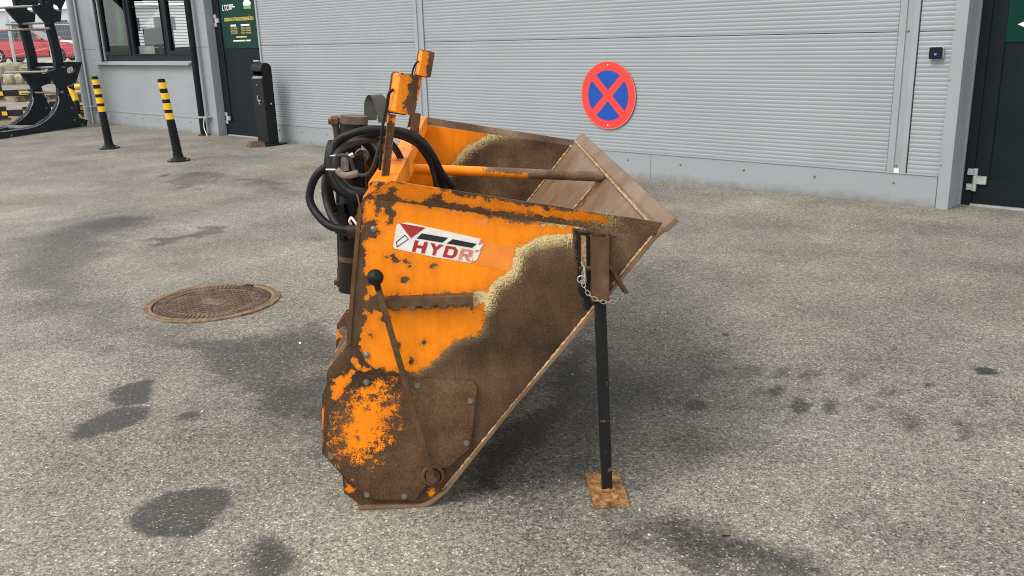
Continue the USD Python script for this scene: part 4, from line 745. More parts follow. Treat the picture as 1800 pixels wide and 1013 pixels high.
for x, z in [(0.007, 0.874), (-0.041, 0.500)]:
    part(side, 'rivet_head', ball((x, 0.004, z), 0.011, 2), 'bolt', smooth=True)
# lever with ball knob, toothed rack
lp = [(0.007, -0.050, 0.747), (0.131, -0.030, 0.106), (0.016, -0.048, 0.694)]
lev = part(mac, 'lever', bar(lp[1], lp[0], 0.017, 0.007, up=(1, 0, 0)), 'rust_grey')
part(lev, 'knob', cat([trimesh.creation.icosphere(3, 0.0235).apply_translation(lp[0]), cyl(np.array(lp[0]) - np.array([0, 0, 0.035]) + np.array([0.006, 0, 0]), lp[0], 0.009)]), 'post_black', smooth=True)
pv = lp[1]
part(lev, 'pivot', cat([cyl((pv[0], 0.0, pv[2]), (pv[0], -0.026, pv[2]), 0.021, 20), cyl((pv[0], -0.026, pv[2]), (pv[0], -0.040, pv[2]), 0.013, 16)]), 'rust')
part(lev, 'eye_washer', ring((pv[0], -0.013, pv[2]), 0.030, 0.006), 'rust')
rk = [(0.007, 0.671), (0.276, 0.672), (0.275, 0.640), (0.005, 0.647)]
x0r, x1r, zt, zb = rk[0][0] + 0.0, rk[1][0], 0.5 * (rk[0][1] + rk[1][1]), 0.5 * (rk[2][1] + rk[3][1]) - 0.002
prof = [(x0r, zt), (x0r, zb)]
n_ = 6; pw_ = (x1r - x0r) / n_
for k in range(n_):
    xa = x0r + k * pw_
    prof += [(xa + pw_ * 0.34, zb), (xa + pw_ * 0.34, zb + 0.011), (xa + pw_ * 0.74, zb + 0.013), (xa + pw_ * 0.90, zb)] if k < n_ - 1 else [(xa + pw_ * 0.45, zb + 0.012), (xa + pw_ * 0.78, zb + 0.012), (xa + pw_ * 0.80, zb - 0.008), (x1r, zb - 0.006)]
prof += [(x1r, zt)]
part(mac, 'toothed_rack', cat([xz_prism(prof, -0.036, -0.029), hull([(x, y, z) for x in (x0r, x1r) for y, z in ((-0.036, zt), (-0.036, zt + 0.005), (0.0, zt + 0.005), (0.0, zt))])]), 'rust_grey')
# side sticker
YS = -0.0012
def flat(pts, y, m, name, parent, label=None, t=0.0008):
    return part(parent, name, xz_prism(pts if isinstance(pts, Polygon) else poly(pts), y - t, y), m, label=label)
stk = flat(poly([(0.079, 0.887), (0.102, 0.890), (0.306, 0.834), (0.293, 0.806), (0.275, 0.765), (0.166, 0.788), (0.062, 0.816), (0.058, 0.823), (0.071, 0.883)]), -0.0004, 'sticker_white', 'sticker', mac, 'torn white sticker with red letters and black stripes')
flat([(0.306, 0.834), (0.316, 0.819), (0.285, 0.767), (0.277, 0.765), (0.295, 0.806)], -0.0004, 'sticker_pink', 'sticker_scrap', mac)
flat([(0.316, 0.825), (0.402, 0.808), (0.385, 0.735), (0.285, 0.763)], -0.0002, 'sticker_clear', 'sticker_ghost', mac, t=0.0004)
flat([(0.080, 0.889), (0.152, 0.873), (0.109, 0.844)], -0.0013, 'sticker_red', 'red_triangle', stk)
flat([(0.141, 0.857), (0.214, 0.841), (0.197, 0.828), (0.125, 0.843)], -0.0013, 'sticker_black', 'black_stripe', stk)
flat([(0.227, 0.837), (0.294, 0.820), (0.280, 0.809), (0.209, 0.825)], -0.0013, 'sticker_black', 'black_stripe', stk)
lo = Polygon([(0.068, 0.835), (0.093, 0.854), (0.102, 0.842), (0.069, 0.821)]); flat(lo.exterior.buffer(0.0011), -0.0013, 'sticker_black', 'outline_logo', stk)
base = [(0.109, 0.806), (0.128, 0.840), (0.275, 0.769)]
(bx, bz), (tx, tz), (ex, ez) = base
bd = np.array([ex - bx, ez - bz]); tot = np.linalg.norm(bd); bd /= tot; ud = np.array([tx - bx, tz - bz]); upn = np.array([-bd[1], bd[0]]); H_t = ud @ upn; shear = (ud @ bd) / H_t
cur = 0.0
def U(*g): return unary_union(g)
_b = shapely.box
glyph = {'H': U(_b(0, 0, .27, 1), _b(.68, 0, .95, 1), _b(.2, .38, .75, .62)),
         'Y': U(Polygon([(0, 1), (.30, 1), (.60, .52), (.60, 0), (.36, 0), (.36, .45)]), Polygon([(.96, 1), (.66, 1), (.36, .52), (.36, 0), (.60, 0), (.60, .45)])),
         'D': Polygon([(0, 0), (.70, 0), (.95, .26), (.95, .74), (.70, 1), (0, 1)]).difference(Polygon([(.27, .23), (.60, .23), (.68, .33), (.68, .67), (.60, .77), (.27, .77)])),
         'R': U(_b(0, 0, .27, 1), _b(.2, .78, .85, 1), _b(.2, .36, .85, .58), _b(.62, .44, .93, .90), Polygon([(.38, .40), (.66, .40), (.97, 0), (.66, 0)]))}
cur = 0.0; tw = 0.96 * 4 + 0.17 * 3
for i, ch in enumerate('HYDR'):
    g = glyph[ch]
    def put(q):
        vx, vz = (q[:, 0] + cur) * (tot / tw), q[:, 1] * H_t * 0.92
        s_ = vx + vz * shear * 0.4
        return np.stack([bx + bd[0] * s_ + upn[0] * vz, bz + bd[1] * s_ + upn[1] * vz], 1)
    flat(shapely.transform(g, put), -0.0013, 'sticker_red' if i < 3 else 'sticker_pink', 'letter', stk)
    cur += 0.96 + 0.17
flat([(0.290, 0.813), (0.313, 0.819), (0.301, 0.801), (0.285, 0.803)], -0.0013, 'sticker_white', 'torn_scrap', stk)
flat([(0.286, 0.793), (0.304, 0.799), (0.292, 0.773), (0.280, 0.770)], -0.0013, 'sticker_white', 'torn_scrap', stk)
flat([(0.276, 0.889), (0.329, 0.890), (0.325, 0.871), (0.299, 0.875), (0.280, 0.883)], -0.0004, 'sticker_clear', 'sticker_ghost', mac, t=0.0003)
# stand: socket tube, leg, foot, pin, chain
st, sb = np.array((0.637, -0.036, 0.838)), np.array((0.637, -0.036, 0.655))
sk = part(mac, 'leg_socket', cat([box(0.613, 0.662, -0.062, -0.057, 0.652, 0.838), box(0.613, 0.662, -0.015, -0.010, 0.652, 0.838), box(0.613, 0.618, -0.057, -0.015, 0.652, 0.838), box(0.657, 0.662, -0.057, -0.015, 0.652, 0.838)]), 'rust', label='rusty square socket tube')
part(sk, 'mounting_strap', box(0.590, 0.602, -0.030, -0.001, 0.70, 0.832), 'weld')
part(sk, 'mounting_strap', box(0.602, 0.6125, -0.028, -0.001, 0.655, 0.835), 'black_paint')
part(sk, 'mounting_strap', box(0.6625, 0.678, -0.020, -0.001, 0.68, 0.83), 'rust')
blk = unary_union([poly([(0.569, 0.851), (0.699, 0.826), (0.699, 0.820), (0.621, 0.833), (0.611, 0.740), (0.620, 0.637), (0.630, 0.605), (0.603, 0.599), (0.583, 0.656), (0.574, 0.741)])]).buffer(0.003)
bk = worn_part(side, 'overspray_patch', xz_prism(blk, -0.0009, -0.0003), worn_paint('black_overspray', None, paint=(0.010, 0.010, 0.011), ramp=GREY_RUST, fuzz=0.012, fine=0.006, stain=0.0), blk.buffer(-0.006), fuzz=lambda q: np.full(len(q), 0.8))
q0, q1_ = np.array((0.6375, -0.036, 0.70)), np.array((0.667, 0.022, 0.014))
lg = part(mac, 'support_leg', bar(q1_, q0, 0.031, 0.031, up=(1, 0, 0)), 'black_paint')
part(lg, 'foot_plate', box(0.613, 0.722, -0.075, 0.127, 0.001, 0.013), 'rust_orange', label='bright rusty square foot plate')
part(lg, 'foot_weld', cat([bead((0.648, 0.002, 0.016), (0.686, 0.002, 0.016), 0.006, 12, 9), bead((0.648, 0.042, 0.016), (0.648, 0.002, 0.016), 0.006, 12, 9), bead((0.686, 0.042, 0.016), (0.686, 0.002, 0.016), 0.006, 12, 10)]), 'rust_orange', smooth=True)
pn = [(0.580, -0.036, 0.743), (0.616, -0.036, 0.744), (0.658, -0.036, 0.747), (0.674, -0.036, 0.736), (0.694, -0.036, 0.700), (0.715, -0.036, 0.667)]
part(mac, 'locking_pin', tube(pn, 0.0075, 10, 6), 'rust_grey', smooth=True)
cl = part(mac, 'spring_clip', cat([tube([(0.584, -0.050, 0.767), (0.592, -0.050, 0.750), (0.590, -0.050, 0.737), (0.596, -0.050, 0.723), (0.591, -0.050, 0.715), (0.597, -0.052, 0.709)], 0.0018, 6, 6), tube([(0.594, -0.055, 0.755), (0.594, -0.055, 0.718)], 0.0018, 6, 0), ring([(0.584, -0.055, 0.718)][0], 0.0105, 0.0018)]), 'galv', smooth=True)
cp = spline([(0.587, -0.060, 0.711), (0.594, -0.066, 0.691), (0.606, -0.072, 0.674), (0.626, -0.076, 0.661), (0.652, -0.076, 0.653), (0.675, -0.070, 0.652), (0.697, -0.055, 0.656), (0.713, -0.040, 0.667)], 16)
seg = np.concatenate([[0], np.cumsum(np.linalg.norm(np.diff(cp, axis=0), axis=1))]); nl = 13
chn = part(mac, 'safety_chain', ring(cp[0], 0.006, 0.0017), 'chain_steel', smooth=True)
for k in range(nl):
    s0, s1 = seg[-1] * k / nl, seg[-1] * (k + 1.18) / nl
    a_, b_ = (np.array([np.interp(s, seg, cp[:, i]) for i in range(3)]) for s in (s0, min(s1, seg[-1])))
    d_ = b_ - a_; Ln = np.linalg.norm(d_); d_ /= Ln; sd = np.cross(d_, [0, 1, 0]) if k % 2 == 0 else np.cross(d_, np.cross(d_, [0, 1, 0])); sd /= np.linalg.norm(sd)
    th = np.linspace(0, 2 * np.pi, 15); c_ = (a_ + b_) / 2
    part(chn, 'link', tube([c_ + d_ * Ln / 2 * math.copysign(abs(math.cos(t)) ** 0.6, math.cos(t)) + sd * 0.0052 * math.copysign(abs(math.sin(t)) ** 0.7, math.sin(t)) for t in th], 0.0016, 6, 0), 'chain_steel', smooth=True)
# marker lamp housings on their posts
def lamp(cx_, y, cz, w_, h_, d_, tilt, yaw, post, cable, mname):
    rbp = Polygon([(-w_ / 2, -h_ / 2), (w_ / 2, -h_ / 2), (w_ / 2, h_ / 2), (-w_ / 2, h_ / 2)]).buffer(-0.008).buffer(0.008)
    m = xz_prism(rbp, -d_ / 2, d_ / 2); m2 = xz_prism(rbp.buffer(0.0025), d_ / 2 - 0.004, d_ / 2 + 0.003); m3 = xz_prism(rbp.buffer(-0.008), d_ / 2 + 0.0031, d_ / 2 + 0.009)
    T = trimesh.transformations.rotation_matrix(yaw, (0, 0, 1)) @ trimesh.transformations.rotation_matrix(tilt, (0, 1, 0)); T[:3, 3] = (cx_, y, cz)
    for q in (m, m2, m3): q.apply_transform(T)
    h = worn_part(mac, 'lamp_housing', m, 'panel_paint', poly([(cx_ - .06, cz - .075), (cx_ + .010, cz - .075), (cx_ + .002, cz - .03), (cx_ + .020, cz + .005), (cx_ + .012, cz + .02), (cx_ + .024, cz + .05), (cx_ - .06, cz + .08)]), fuzz=lambda q: np.full(len(q), 0.35), edge=0.008); part(h, 'rear_flange', m2, 'rust'); part(h, 'lens', m3, 'sticker_red')
    part(h, 'cable', tube(cable, 0.0045, 8, 8), 'rubber', smooth=True)
    a, b = np.array(post[0]), np.array(post[1])
    part(mac, 'lamp_post', cat([bar(a, b, 0.020, 0.004, up=(1, 0, 0)), bar(a - np.array([0.010, 0, 0]) + np.array([0, -0.009, 0]), b - np.array([0.010, 0, 0]) + np.array([0, -0.009, 0]), 0.004, 0.018, up=(1, 0, 0))]), 'orange_heavy_wear')
lc = [(0.102, 0.150, 1.233), (0.031, 0.130, 0.962), (0.068, 0.140, 1.178), (0.139, 0.170, 1.168), (0.109, 0.300, 1.104)]
lamp(lc[0][0], 0.15, lc[0][2], 0.060, 0.112, 0.05, 0.22, 0.55, (lc[1], lc[2]), [(0.077, 0.130, 1.248), (0.063, 0.130, 1.236), (0.053, 0.130, 1.198), (0.038, 0.120, 1.136), (0.023, 0.120, 1.022)], 'orange_light_wear')
part(mac, 'post_stub', bar([(0.108, 0.420, 1.092)][0], [(0.119, 0.420, 1.155)][0], 0.028, 0.02, up=(1, 0, 0)), 'rust')
l2 = [(0.078, 1.900, 1.258), (0.017, 1.900, 1.039), (0.053, 1.900, 1.201)]
lamp(l2[0][0], 1.9, l2[0][2], 0.062, 0.118, 0.05, 0.25, 0.45, ((l2[1][0] - 0.03, 1.9, 0.955), l2[2]), [(0.051, 1.880, 1.272), (0.031, 1.880, 1.252), (0.015, 1.880, 1.206), (0.003, 1.880, 1.111)], 'orange_light_wear')
# hydraulic ram, its pipes and fittings, webbing loop
ct, cb = np.array([(-0.103, 0.600, 1.135)][0]), np.array([(-0.160, 0.600, 0.526)][0])
ax_ = (cb - ct) / np.linalg.norm(cb - ct)
rm = part(mac, 'hydraulic_ram', cyl(ct, cb, 0.046, 28), 'ram_black', smooth=40, label='black upright hydraulic ram with rusty cap')
part(rm, 'ram_cap', cyl(ct - ax_ * 0.003, ct + ax_ * 0.022, 0.0475, 28), 'cast_iron', smooth=40)
part(rm, 'ram_band', cyl(cb - ax_ * 0.13, cb - ax_ * 0.112, 0.0468, 28), 'rust_grey', smooth=40)
tt = [(-0.167, 0.600, 1.122), (-0.168, 0.600, 1.044), (-0.193, 0.600, 0.615), (-0.196, 0.600, 0.559), (-0.156, 0.600, 0.956), (-0.167, 0.600, 0.878), (-0.172, 0.600, 0.788)]
pipe = part(rm, 'pressure_pipe', tube([tt[0], tt[1], tt[2], tt[3]], 0.0085, 10, 4), 'ram_black', smooth=True)
for c_ in (tt[0], tt[3]):
    c_ = np.array(c_)
    part(rm, 'banjo_fitting', cat([cyl(c_ + (-0.022, 0, 0), c_ + (0.045, 0, 0), 0.010, 12), cyl(c_ + (-0.012, 0, 0), c_ + (0.012, 0, 0), 0.018, 6), cyl(c_ + (0, 0, 0), c_ + (0.003, 0, -0.05 if c_[2] > 0.8 else 0.05), 0.012, 12)]), 'rust_grey', smooth=30)
vv = [(-0.165, 0.550, 0.818), (-0.169, 0.550, 0.749), (-0.170, 0.550, 0.733)]
part(rm, 'check_valve', cat([bar(vv[0], vv[1], 0.040, 0.036, up=(1, 0, 0)), bar(np.array(vv[0]) + (0, 0, 0.03), vv[0], 0.026, 0.024, up=(1, 0, 0)), cyl(vv[1], np.array(vv[1]) - (0, 0, 0.03), 0.014, 6)]), 'ram_black')
sv = spline([(0.002, 0.560, 1.116), (-0.005, 0.570, 1.161), (-0.018, 0.590, 1.199), (-0.034, 0.620, 1.203), (-0.048, 0.650, 1.178), (-0.054, 0.660, 1.116)], 6); wv = np.array([0.022, -0.016, 0.002])
vs = np.vstack([sv - wv, sv + wv]); kk = len(sv); kx = np.arange(kk - 1)
ss = trimesh.Trimesh(vs, np.vstack([np.stack([kx, kx + 1, kx + 1 + kk], 1), np.stack([kx, kx + 1 + kk, kx + kk], 1)]), process=False)
s2 = ss.copy(); s2.vertices = s2.vertices + (ss.vertex_normals * 0.004)
part(mac, 'webbing_loop', cat([ss, s2]), 'strap', smooth=True)
part(mac, 'ram_bracket', cat([bar([(-0.050, 0.660, 1.097)][0], [(-0.055, 0.660, 1.023)][0], 0.075, 0.05, up=(1, 0, 0))]), 'rust_grey')
# three point hitch plates with pins between ram and bucket
def plate_with_hole(pts, hole, r, y0, y1): return xz_prism(poly(pts).difference(Point(*hole).buffer(r)), y0, y1)
h1 = part(mac, 'hitch_plate', plate_with_hole([(-0.102, 1.003), (-0.055, 1.026), (0.021, 0.998), (0.041, 0.919), (-0.011, 0.826), (-0.095, 0.819), (-0.110, 0.904)], [(-0.010, 0.962)][0], 0.030, 0.80, 0.815), 'orange_mid_wear')
h2 = part(mac, 'hitch_plate', plate_with_hole([(-0.072, 1.018), (-0.042, 1.040), (-0.012, 1.016), (-0.030, 0.872), (-0.096, 0.861), (-0.084, 0.961)], [(-0.073, 1.007)][0], 0.016, 0.55, 0.562), 'orange_mid_wear')
for p in [(-0.041, 0.540, 1.041), (-0.076, 0.530, 1.013)]:
    part(h2, 'hitch_pin', cat([cyl(p, np.array(p) + (0, 0.3, 0), 0.017, 16), ring(np.array(p) + (0, -0.004, 0), 0.021, 0.004)]), 'bolt', smooth=30)
part(h2, 'retaining_wire', tube([(-0.068, 0.520, 1.007), (-0.069, 0.520, 0.965), (-0.072, 0.520, 0.908)], 0.003, 6), 'bolt', smooth=True)
l1 = part(mac, 'lower_hitch_plate', xz_prism(poly([(-0.116, 0.549), (-0.131, 0.542), (-0.171, 0.501), (-0.199, 0.266), (-0.103, 0.240), (-0.064, 0.517)]), 0.30, 0.312), 'orange_heavy_wear')
part(mac, 'lower_hitch_plate', xz_prism(poly([(-0.134, 0.520), (-0.153, 0.512), (-0.183, 0.473), (-0.213, 0.216), (-0.121, 0.190), (-0.080, 0.479)]), 0.42, 0.432), 'orange_heavy_wear')
for x, z in [(-0.150, 0.476), (-0.155, 0.432)]: part(l1, 'bolt', bolt_y(x, z, 0.30, 0.012, 0.008), 'bolt')
for x, z in [(-0.166, 0.393)]: part(l1, 'lynch_pin', cat([ring((x, 0.292, z), 0.013, 0.004), cyl((x - 0.03, 0.294, z - 0.004), (x, 0.294, z), 0.004, 8)]), 'rust')
part(mac, 'rear_cross_tube', cyl([(-0.069, 0.300, 0.689)][0], [(-0.244, 1.600, 0.354)][0] if False else ([(-0.069, 0.300, 0.689)][0][0], 1.8, [(-0.069, 0.300, 0.689)][0][2]), 0.035, 20), 'orange_heavy_wear', smooth=40)
# hoses: long loops thrown over the beam
def hose(pts, r, m): return part(mac, 'hydraulic_hose', tube(pts, r, 12, 8), m, smooth=True)
hose([(-0.074, 0.300, 0.810), (-0.135, 0.330, 0.808), (-0.184, 0.360, 0.820), (-0.228, 0.400, 0.860), (-0.242, 0.420, 0.903), (-0.215, 0.420, 0.967), (-0.158, 0.420, 1.011), (-0.114, 0.400, 1.054), (-0.049, 0.400, 1.091), (0.041, 0.400, 1.104), (0.108, 0.400, 1.085), (0.148, 0.420, 1.042), (0.174, 0.440, 0.983), (0.188, 0.460, 0.923), (0.209, 0.460, 0.879)], 0.0135, 'rubber')
hose([(-0.080, 0.340, 0.790), (-0.130, 0.360, 0.793), (-0.171, 0.400, 0.830), (-0.194, 0.440, 0.889), (-0.193, 0.460, 0.951), (-0.164, 0.460, 1.033), (-0.109, 0.460, 1.077), (-0.038, 0.460, 1.095), (0.053, 0.460, 1.084), (0.118, 0.480, 1.046), (0.151, 0.500, 0.988), (0.168, 0.520, 0.928), (0.180, 0.520, 0.869)], 0.012, 'rubber_dusty')
hose([(-0.020, 0.220, 0.943), (-0.072, 0.260, 0.931), (-0.109, 0.280, 0.950), (-0.137, 0.300, 0.992), (-0.144, 0.320, 1.042), (-0.128, 0.340, 1.083), (-0.077, 0.340, 1.106), (-0.014, 0.340, 1.116), (0.064, 0.340, 1.108), (0.123, 0.360, 1.075), (0.164, 0.380, 1.023), (0.189, 0.400, 0.964), (0.222, 0.420, 0.914)], 0.0125, 'rubber')
hose([(-0.018, 0.240, 0.929), (-0.066, 0.280, 0.920), (-0.123, 0.320, 0.940), (-0.156, 0.360, 0.993), (-0.158, 0.380, 1.040), (-0.138, 0.400, 1.066), (-0.080, 0.420, 1.079), (-0.045, 0.460, 1.051), (-0.030, 0.500, 1.004), (-0.021, 0.500, 0.928)], 0.012, 'rubber')
hose([(-0.050, 0.300, 0.930), (-0.098, 0.300, 0.946), (-0.125, 0.300, 0.990), (-0.129, 0.300, 1.036), (-0.112, 0.340, 1.061), (-0.066, 0.380, 1.076), (-0.008, 0.420, 1.076), (0.033, 0.460, 1.052), (0.061, 0.520, 0.979)], 0.011, 'rubber_dusty')
hose([(-0.159, 0.440, 1.072), (-0.168, 0.420, 1.039), (-0.175, 0.420, 0.984), (-0.156, 0.420, 0.928), (-0.118, 0.420, 0.899), (-0.076, 0.400, 0.888)], 0.0125, 'rubber')
hose([(0.029, 0.500, 1.095), (0.083, 0.460, 1.087), (0.128, 0.460, 1.037), (0.156, 0.500, 0.975), (0.168, 0.500, 0.917), (0.174, 0.500, 0.883)], 0.0125, 'rubber_dusty')
for q in [(-0.081, 0.300, 0.810), (-0.087, 0.340, 0.790)]:
    part(mac, 'hose_ferrule', cyl(np.array(q) + (-0.03, 0, 0.001), np.array(q) + (0.03, 0, -0.001), 0.0165, 14), 'rubber_dusty', smooth=40)
vb_ = [(-0.075, 0.580, 1.030), (-0.063, 0.580, 0.878), (-0.098, 0.500, 0.969)]
part(mac, 'valve_block', cat([bar(vb_[0], vb_[1], 0.09, 0.06, up=(1, 0, 0)), bar(np.array(vb_[2]) + (0, 0, .05), np.array(vb_[2]) - (0, 0, .06), 0.05, 0.05, up=(1, 0, 0)), cyl(np.array(vb_[2]) + (0.02, -.03, .02), np.array(vb_[2]) + (0.02, -.06, .02), 0.014, 6), cyl(np.array(vb_[2]) + (-0.01, -.03, -.03), np.array(vb_[2]) + (-0.01, -.07, -.03), 0.012, 6)]), 'ram_black')
for q in [(-0.061, 0.500, 1.065), (-0.124, 0.450, 1.006)]:
    part(mac, 'hose_fitting', cat([cyl(np.array(q) + (0, 0, -.03), np.array(q) + (0, 0, .03), 0.012, 6), cyl(np.array(q) + (0, 0, .01), np.array(q) + (.03, 0, .02), 0.009, 10)]), 'galv')
hose([(-0.124, 0.550, 1.077), (-0.170, 0.520, 1.041), (-0.186, 0.500, 0.973), (-0.186, 0.480, 0.900), (-0.173, 0.460, 0.836)], 0.012, 'rubber')
part(mac, 'lamp_cable', tube([(-0.119, 0.260, 1.048), (-0.092, 0.240, 1.053), (-0.076, 0.240, 1.039), (-0.068, 0.240, 1.007), (-0.056, 0.220, 0.996)], 0.0055, 8, 8), 'rubber_dusty', smooth=True)
part(mac, 'taped_cable_joint', tube([(-0.113, 0.220, 1.012), (-0.099, 0.210, 0.999), (-0.077, 0.200, 0.998), (-0.050, 0.200, 1.004)], np.linspace(0.009, 0.013, 25).tolist() if False else 0.0105, 8, 8), 'tape', smooth=True)
part(mac, 'lamp_cable', tube([(-0.054, 0.200, 0.998), (-0.021, 0.170, 1.003), (-0.001, 0.150, 1.025), (0.014, 0.140, 1.059), (0.031, 0.130, 1.102)], 0.0055, 8, 8), 'rubber_dusty', smooth=True)
part(mac, 'wire_clip', cat([ring([(-0.127, 0.290, 1.046)][0], 0.016, 0.0022, (0.3, 0.2, 1)), tube([(-0.158, 0.280, 1.006), (-0.126, 0.260, 1.008)], 0.003, 6, 0)]), 'galv', smooth=True)
part(mac, 'wire_hook', tube([(-0.039, 0.050, 0.868), (-0.057, 0.060, 0.892), (-0.064, 0.070, 0.895), (-0.071, 0.080, 0.883), (-0.068, 0.090, 0.873)], 0.0035, 8, 6), 'white', smooth=True)
part(mac, 'wire_hook', tube([(-0.049, 0.120, 0.953), (-0.043, 0.100, 0.945), (-0.039, 0.080, 0.915), (-0.058, 0.080, 0.883)], 0.0025, 6, 6), 'rust', smooth=True)

# ------------------------------------------------------------------ left background: rack, guard, pallets, boulders, fence, car
RA = np.array((-16.287, 6.750)); RD = np.array((0.4496, -0.8932)); RN = np.array((-0.8932, -0.4496))
rk_t = thing('fork_rack', 'dark grey steel storage rack with curved feet at the left corner of the yard', 'rack', (RA[0], RA[1], 0), math.degrees(math.atan2(RD[1], RD[0])))
# in the rack's own frame: x runs along its foot towards the yard, y away to its far frame (negative), z up
near_f = [(0.000, 0.000), (-0.051, 0.094), (0.134, 0.152), (0.281, 0.583), (0.327, 0.729), (0.296, 1.200), (0.357, 1.665), (0.441, 2.119), (0.458, 2.208), (0.571, 2.205), (0.567, 2.116), (0.523, 1.667), (0.478, 1.207), (0.510, 0.741), (0.518, 0.647), (0.575, 0.463), (0.778, 0.263), (1.163, 0.125), (1.644, 0.113), (1.873, 0.112)]
tail = near_f[-1]
ff = near_f + [(tail[0] + 0.9, 0.075), (tail[0] + 0.9, 0.0), (near_f[0][0], 0.0)]
ff = [(max(x, -0.05), max(z, 0)) for x, z in ff]
SP = 0.53
def rack_frame(y):
    o = part(rk_t, 'side_frame', xz_prism(poly(ff), y - 0.03, y + 0.03), 'rack_paint')
    ed = [(0.553, 0.555), (0.580, 0.444), (0.780, 0.254), (1.165, 0.116), (1.646, 0.105), (1.875, 0.104)]
    part(o, 'pale_edge', tube([(x, y + 0.033, z) for x, z in ed] , 0.008, 6, 4), 'rack_edge', smooth=True)  # pale line along the curve of the foot
    for x, z in [(0.314, 0.556), (0.296, 0.343), (0.278, 0.128), (0.106, 0.031), (1.699, 0.030), (0.357, 0.940), (0.347, 0.873), (0.477, 2.073)]:
        part(o, 'bolt', cyl((x, y + 0.03, z), (x, y + 0.042, z), 0.020, 6), 'bolt')
    return o
# y axis of the frame: rotate RD by +90 degrees = (0.893, 0.4496) = -RN, so the far frame lies at negative y
rack_frame(0.0); rack_frame(-SP)
wing = [(0.764, 0.970), (0.485, 1.012), (0.355, 1.005), (0.318, 1.107), (-0.072, 1.091), (0.160, 0.748), (0.314, 0.729), (0.514, 0.666), (0.610, 0.757)]
wing2 = [(0.838, 2.005), (0.584, 2.044), (0.484, 2.046), (0.416, 2.227), (-0.028, 2.240), (0.205, 1.978), (0.281, 1.766), (0.372, 1.766), (0.540, 1.703), (0.685, 1.829)]
hole_a, hole_b = [(0.272, 0.964), (0.341, 2.003)], [(0.159, 0.987), (0.270, 1.977)]
def wing_plate(w_, h, y): return xz_prism(poly(w_).difference(LineString(h).buffer(0.05)), y - 0.028, y + 0.028)
for y in (0.062, -SP + 0.062):
    part(rk_t, 'bracket_plate', wing_plate(wing, (hole_a[0], hole_b[0]), y), 'rack_paint')
    part(rk_t, 'bracket_plate', wing_plate(wing2, (hole_a[1], hole_b[1]), y), 'rack_paint')
for x, z in [(0.764, 0.970), (0.486, 0.617), (0.838, 2.005), (0.550, 1.658), (0.554, 1.748), (0.364, 1.025)]:
    part(rk_t, 'cross_rod', cyl((x, 0.09, z), (x, -SP - 0.25, z), 0.020, 14), 'rack_rod', smooth=40)
part(rk_t, 'cross_rod', box(*sorted(([(1.172, 0.089)][0][0] - 0.03, [(1.172, 0.089)][0][0] + 0.03)), -SP, 0.0, 0.09, 0.13), 'rack_edge')
# striped guard hoop
GH = [(-17.511, 7.373, 0.607), (-17.717, 7.184, 0.605), (-17.728, 7.162, 0.575), (-17.666, 7.186, 0.490), (-17.593, 7.195, 0.344), (-17.534, 7.168, 0.136), (-17.503, 7.143, 0.002)]
gz0 = GH[-1][2]
hg = thing('guard_hoop', 'yellow and black striped steel guard hoop behind the dark rack', 'guard rail', (0, 0, 0))
GHp = spline([(x, y, z - gz0 + 0.01) for x, y, z in GH], 10)
cutk = [0, 8, 14, 40, 51, 60]
nG = len(GHp); cuts = [0, int(nG * .10), int(nG * .22), int(nG * .66), int(nG * .86), nG - 1]
for k, (a_, b_) in enumerate(zip(cuts[:-1], cuts[1:])):
    part(hg, 'hoop_band', tube(GHp[a_:b_ + 1], 0.055, 14, 0), 'band_yellow' if k % 2 == 0 else 'post_black', smooth=True)
b0 = GHp[-1]; part(hg, 'foot_plate', box(b0[0] - 0.1, b0[0] + 0.1, b0[1] - 0.1, b0[1] + 0.1, 0, 0.015), 'post_black')
# pallets with fork attachments on them
def pallet(loc, rz, label):
    p = thing('wooden_pallet', label, 'pallet', loc, rz, 'pallets stacked behind the rack')
    for k in range(5): part(p, 'deck_board', box(-0.6, 0.6, -0.40 + k * 0.175, -0.30 + k * 0.175, 0.122, 0.144), 'wood')
    for k in range(3): part(p, 'stringer', box(-0.6, 0.6, -0.40 + k * 0.35, -0.30 + k * 0.35, 0.0, 0.022), 'wood')
    for i in range(3):
        for k in range(3): part(p, 'block', box(-0.6 + i * 0.53, -0.46 + i * 0.53, -0.40 + k * 0.35, -0.30 + k * 0.35, 0.022, 0.10), 'wood')
        part(p, 'cross_board', box(-0.6 + i * 0.53, -0.46 + i * 0.53, -0.40, 0.40, 0.10, 0.122), 'wood')
    return p
pg = [(-18.824, 6.218), (-18.609, 6.781), (-18.311, 7.395)]
pallet((pg[0][0] - 0.5, pg[0][1] + 0.1, 0), 48, 'lowest wooden pallet at the far left behind the rack')
pallet((pg[0][0] - 0.5, pg[0][1] + 0.1, 0.36), 46, 'wooden pallet over the dark fork carriage at the far left')
pallet((pg[1][0] - 0.3, pg[1][1] + 0.5, 0.0), 44, 'wooden pallet between the two frames of the rack')
pallet((pg[1][0] - 0.3, pg[1][1] + 0.5, 0.34), 44, 'raised wooden pallet seen between the rack frames')
pallet((pg[2][0] - 0.5, pg[2][1] + 0.9, 0.25), 44, 'wooden pallet behind the yellow guard hoop')
def carriage(loc, rz, label, tall):
    c = thing('fork_carriage', label, 'fork carriage', loc, rz, 'dark fork carriages on the pallets')
    part(c, 'lower_bar', box(-0.85, 0.55, -0.05, 0.05, 0.02, 0.13), 'rack_paint')
    part(c, 'upright', box(-0.33, -0.10, -0.07, -0.051, 0.0, tall), 'rack_paint')
    part(c, 'white_label', box(-0.30, -0.22, -0.0745, -0.0705, 0.04, 0.11), 'white'); part(c, 'yellow_label', box(-0.18, -0.09, -0.0745, -0.0705, 0.04, 0.11), 'band_yellow')
    part(c, 'yellow_label', box(0.18, 0.34, -0.0545, -0.0505, 0.04, 0.11), 'band_yellow')
    return c
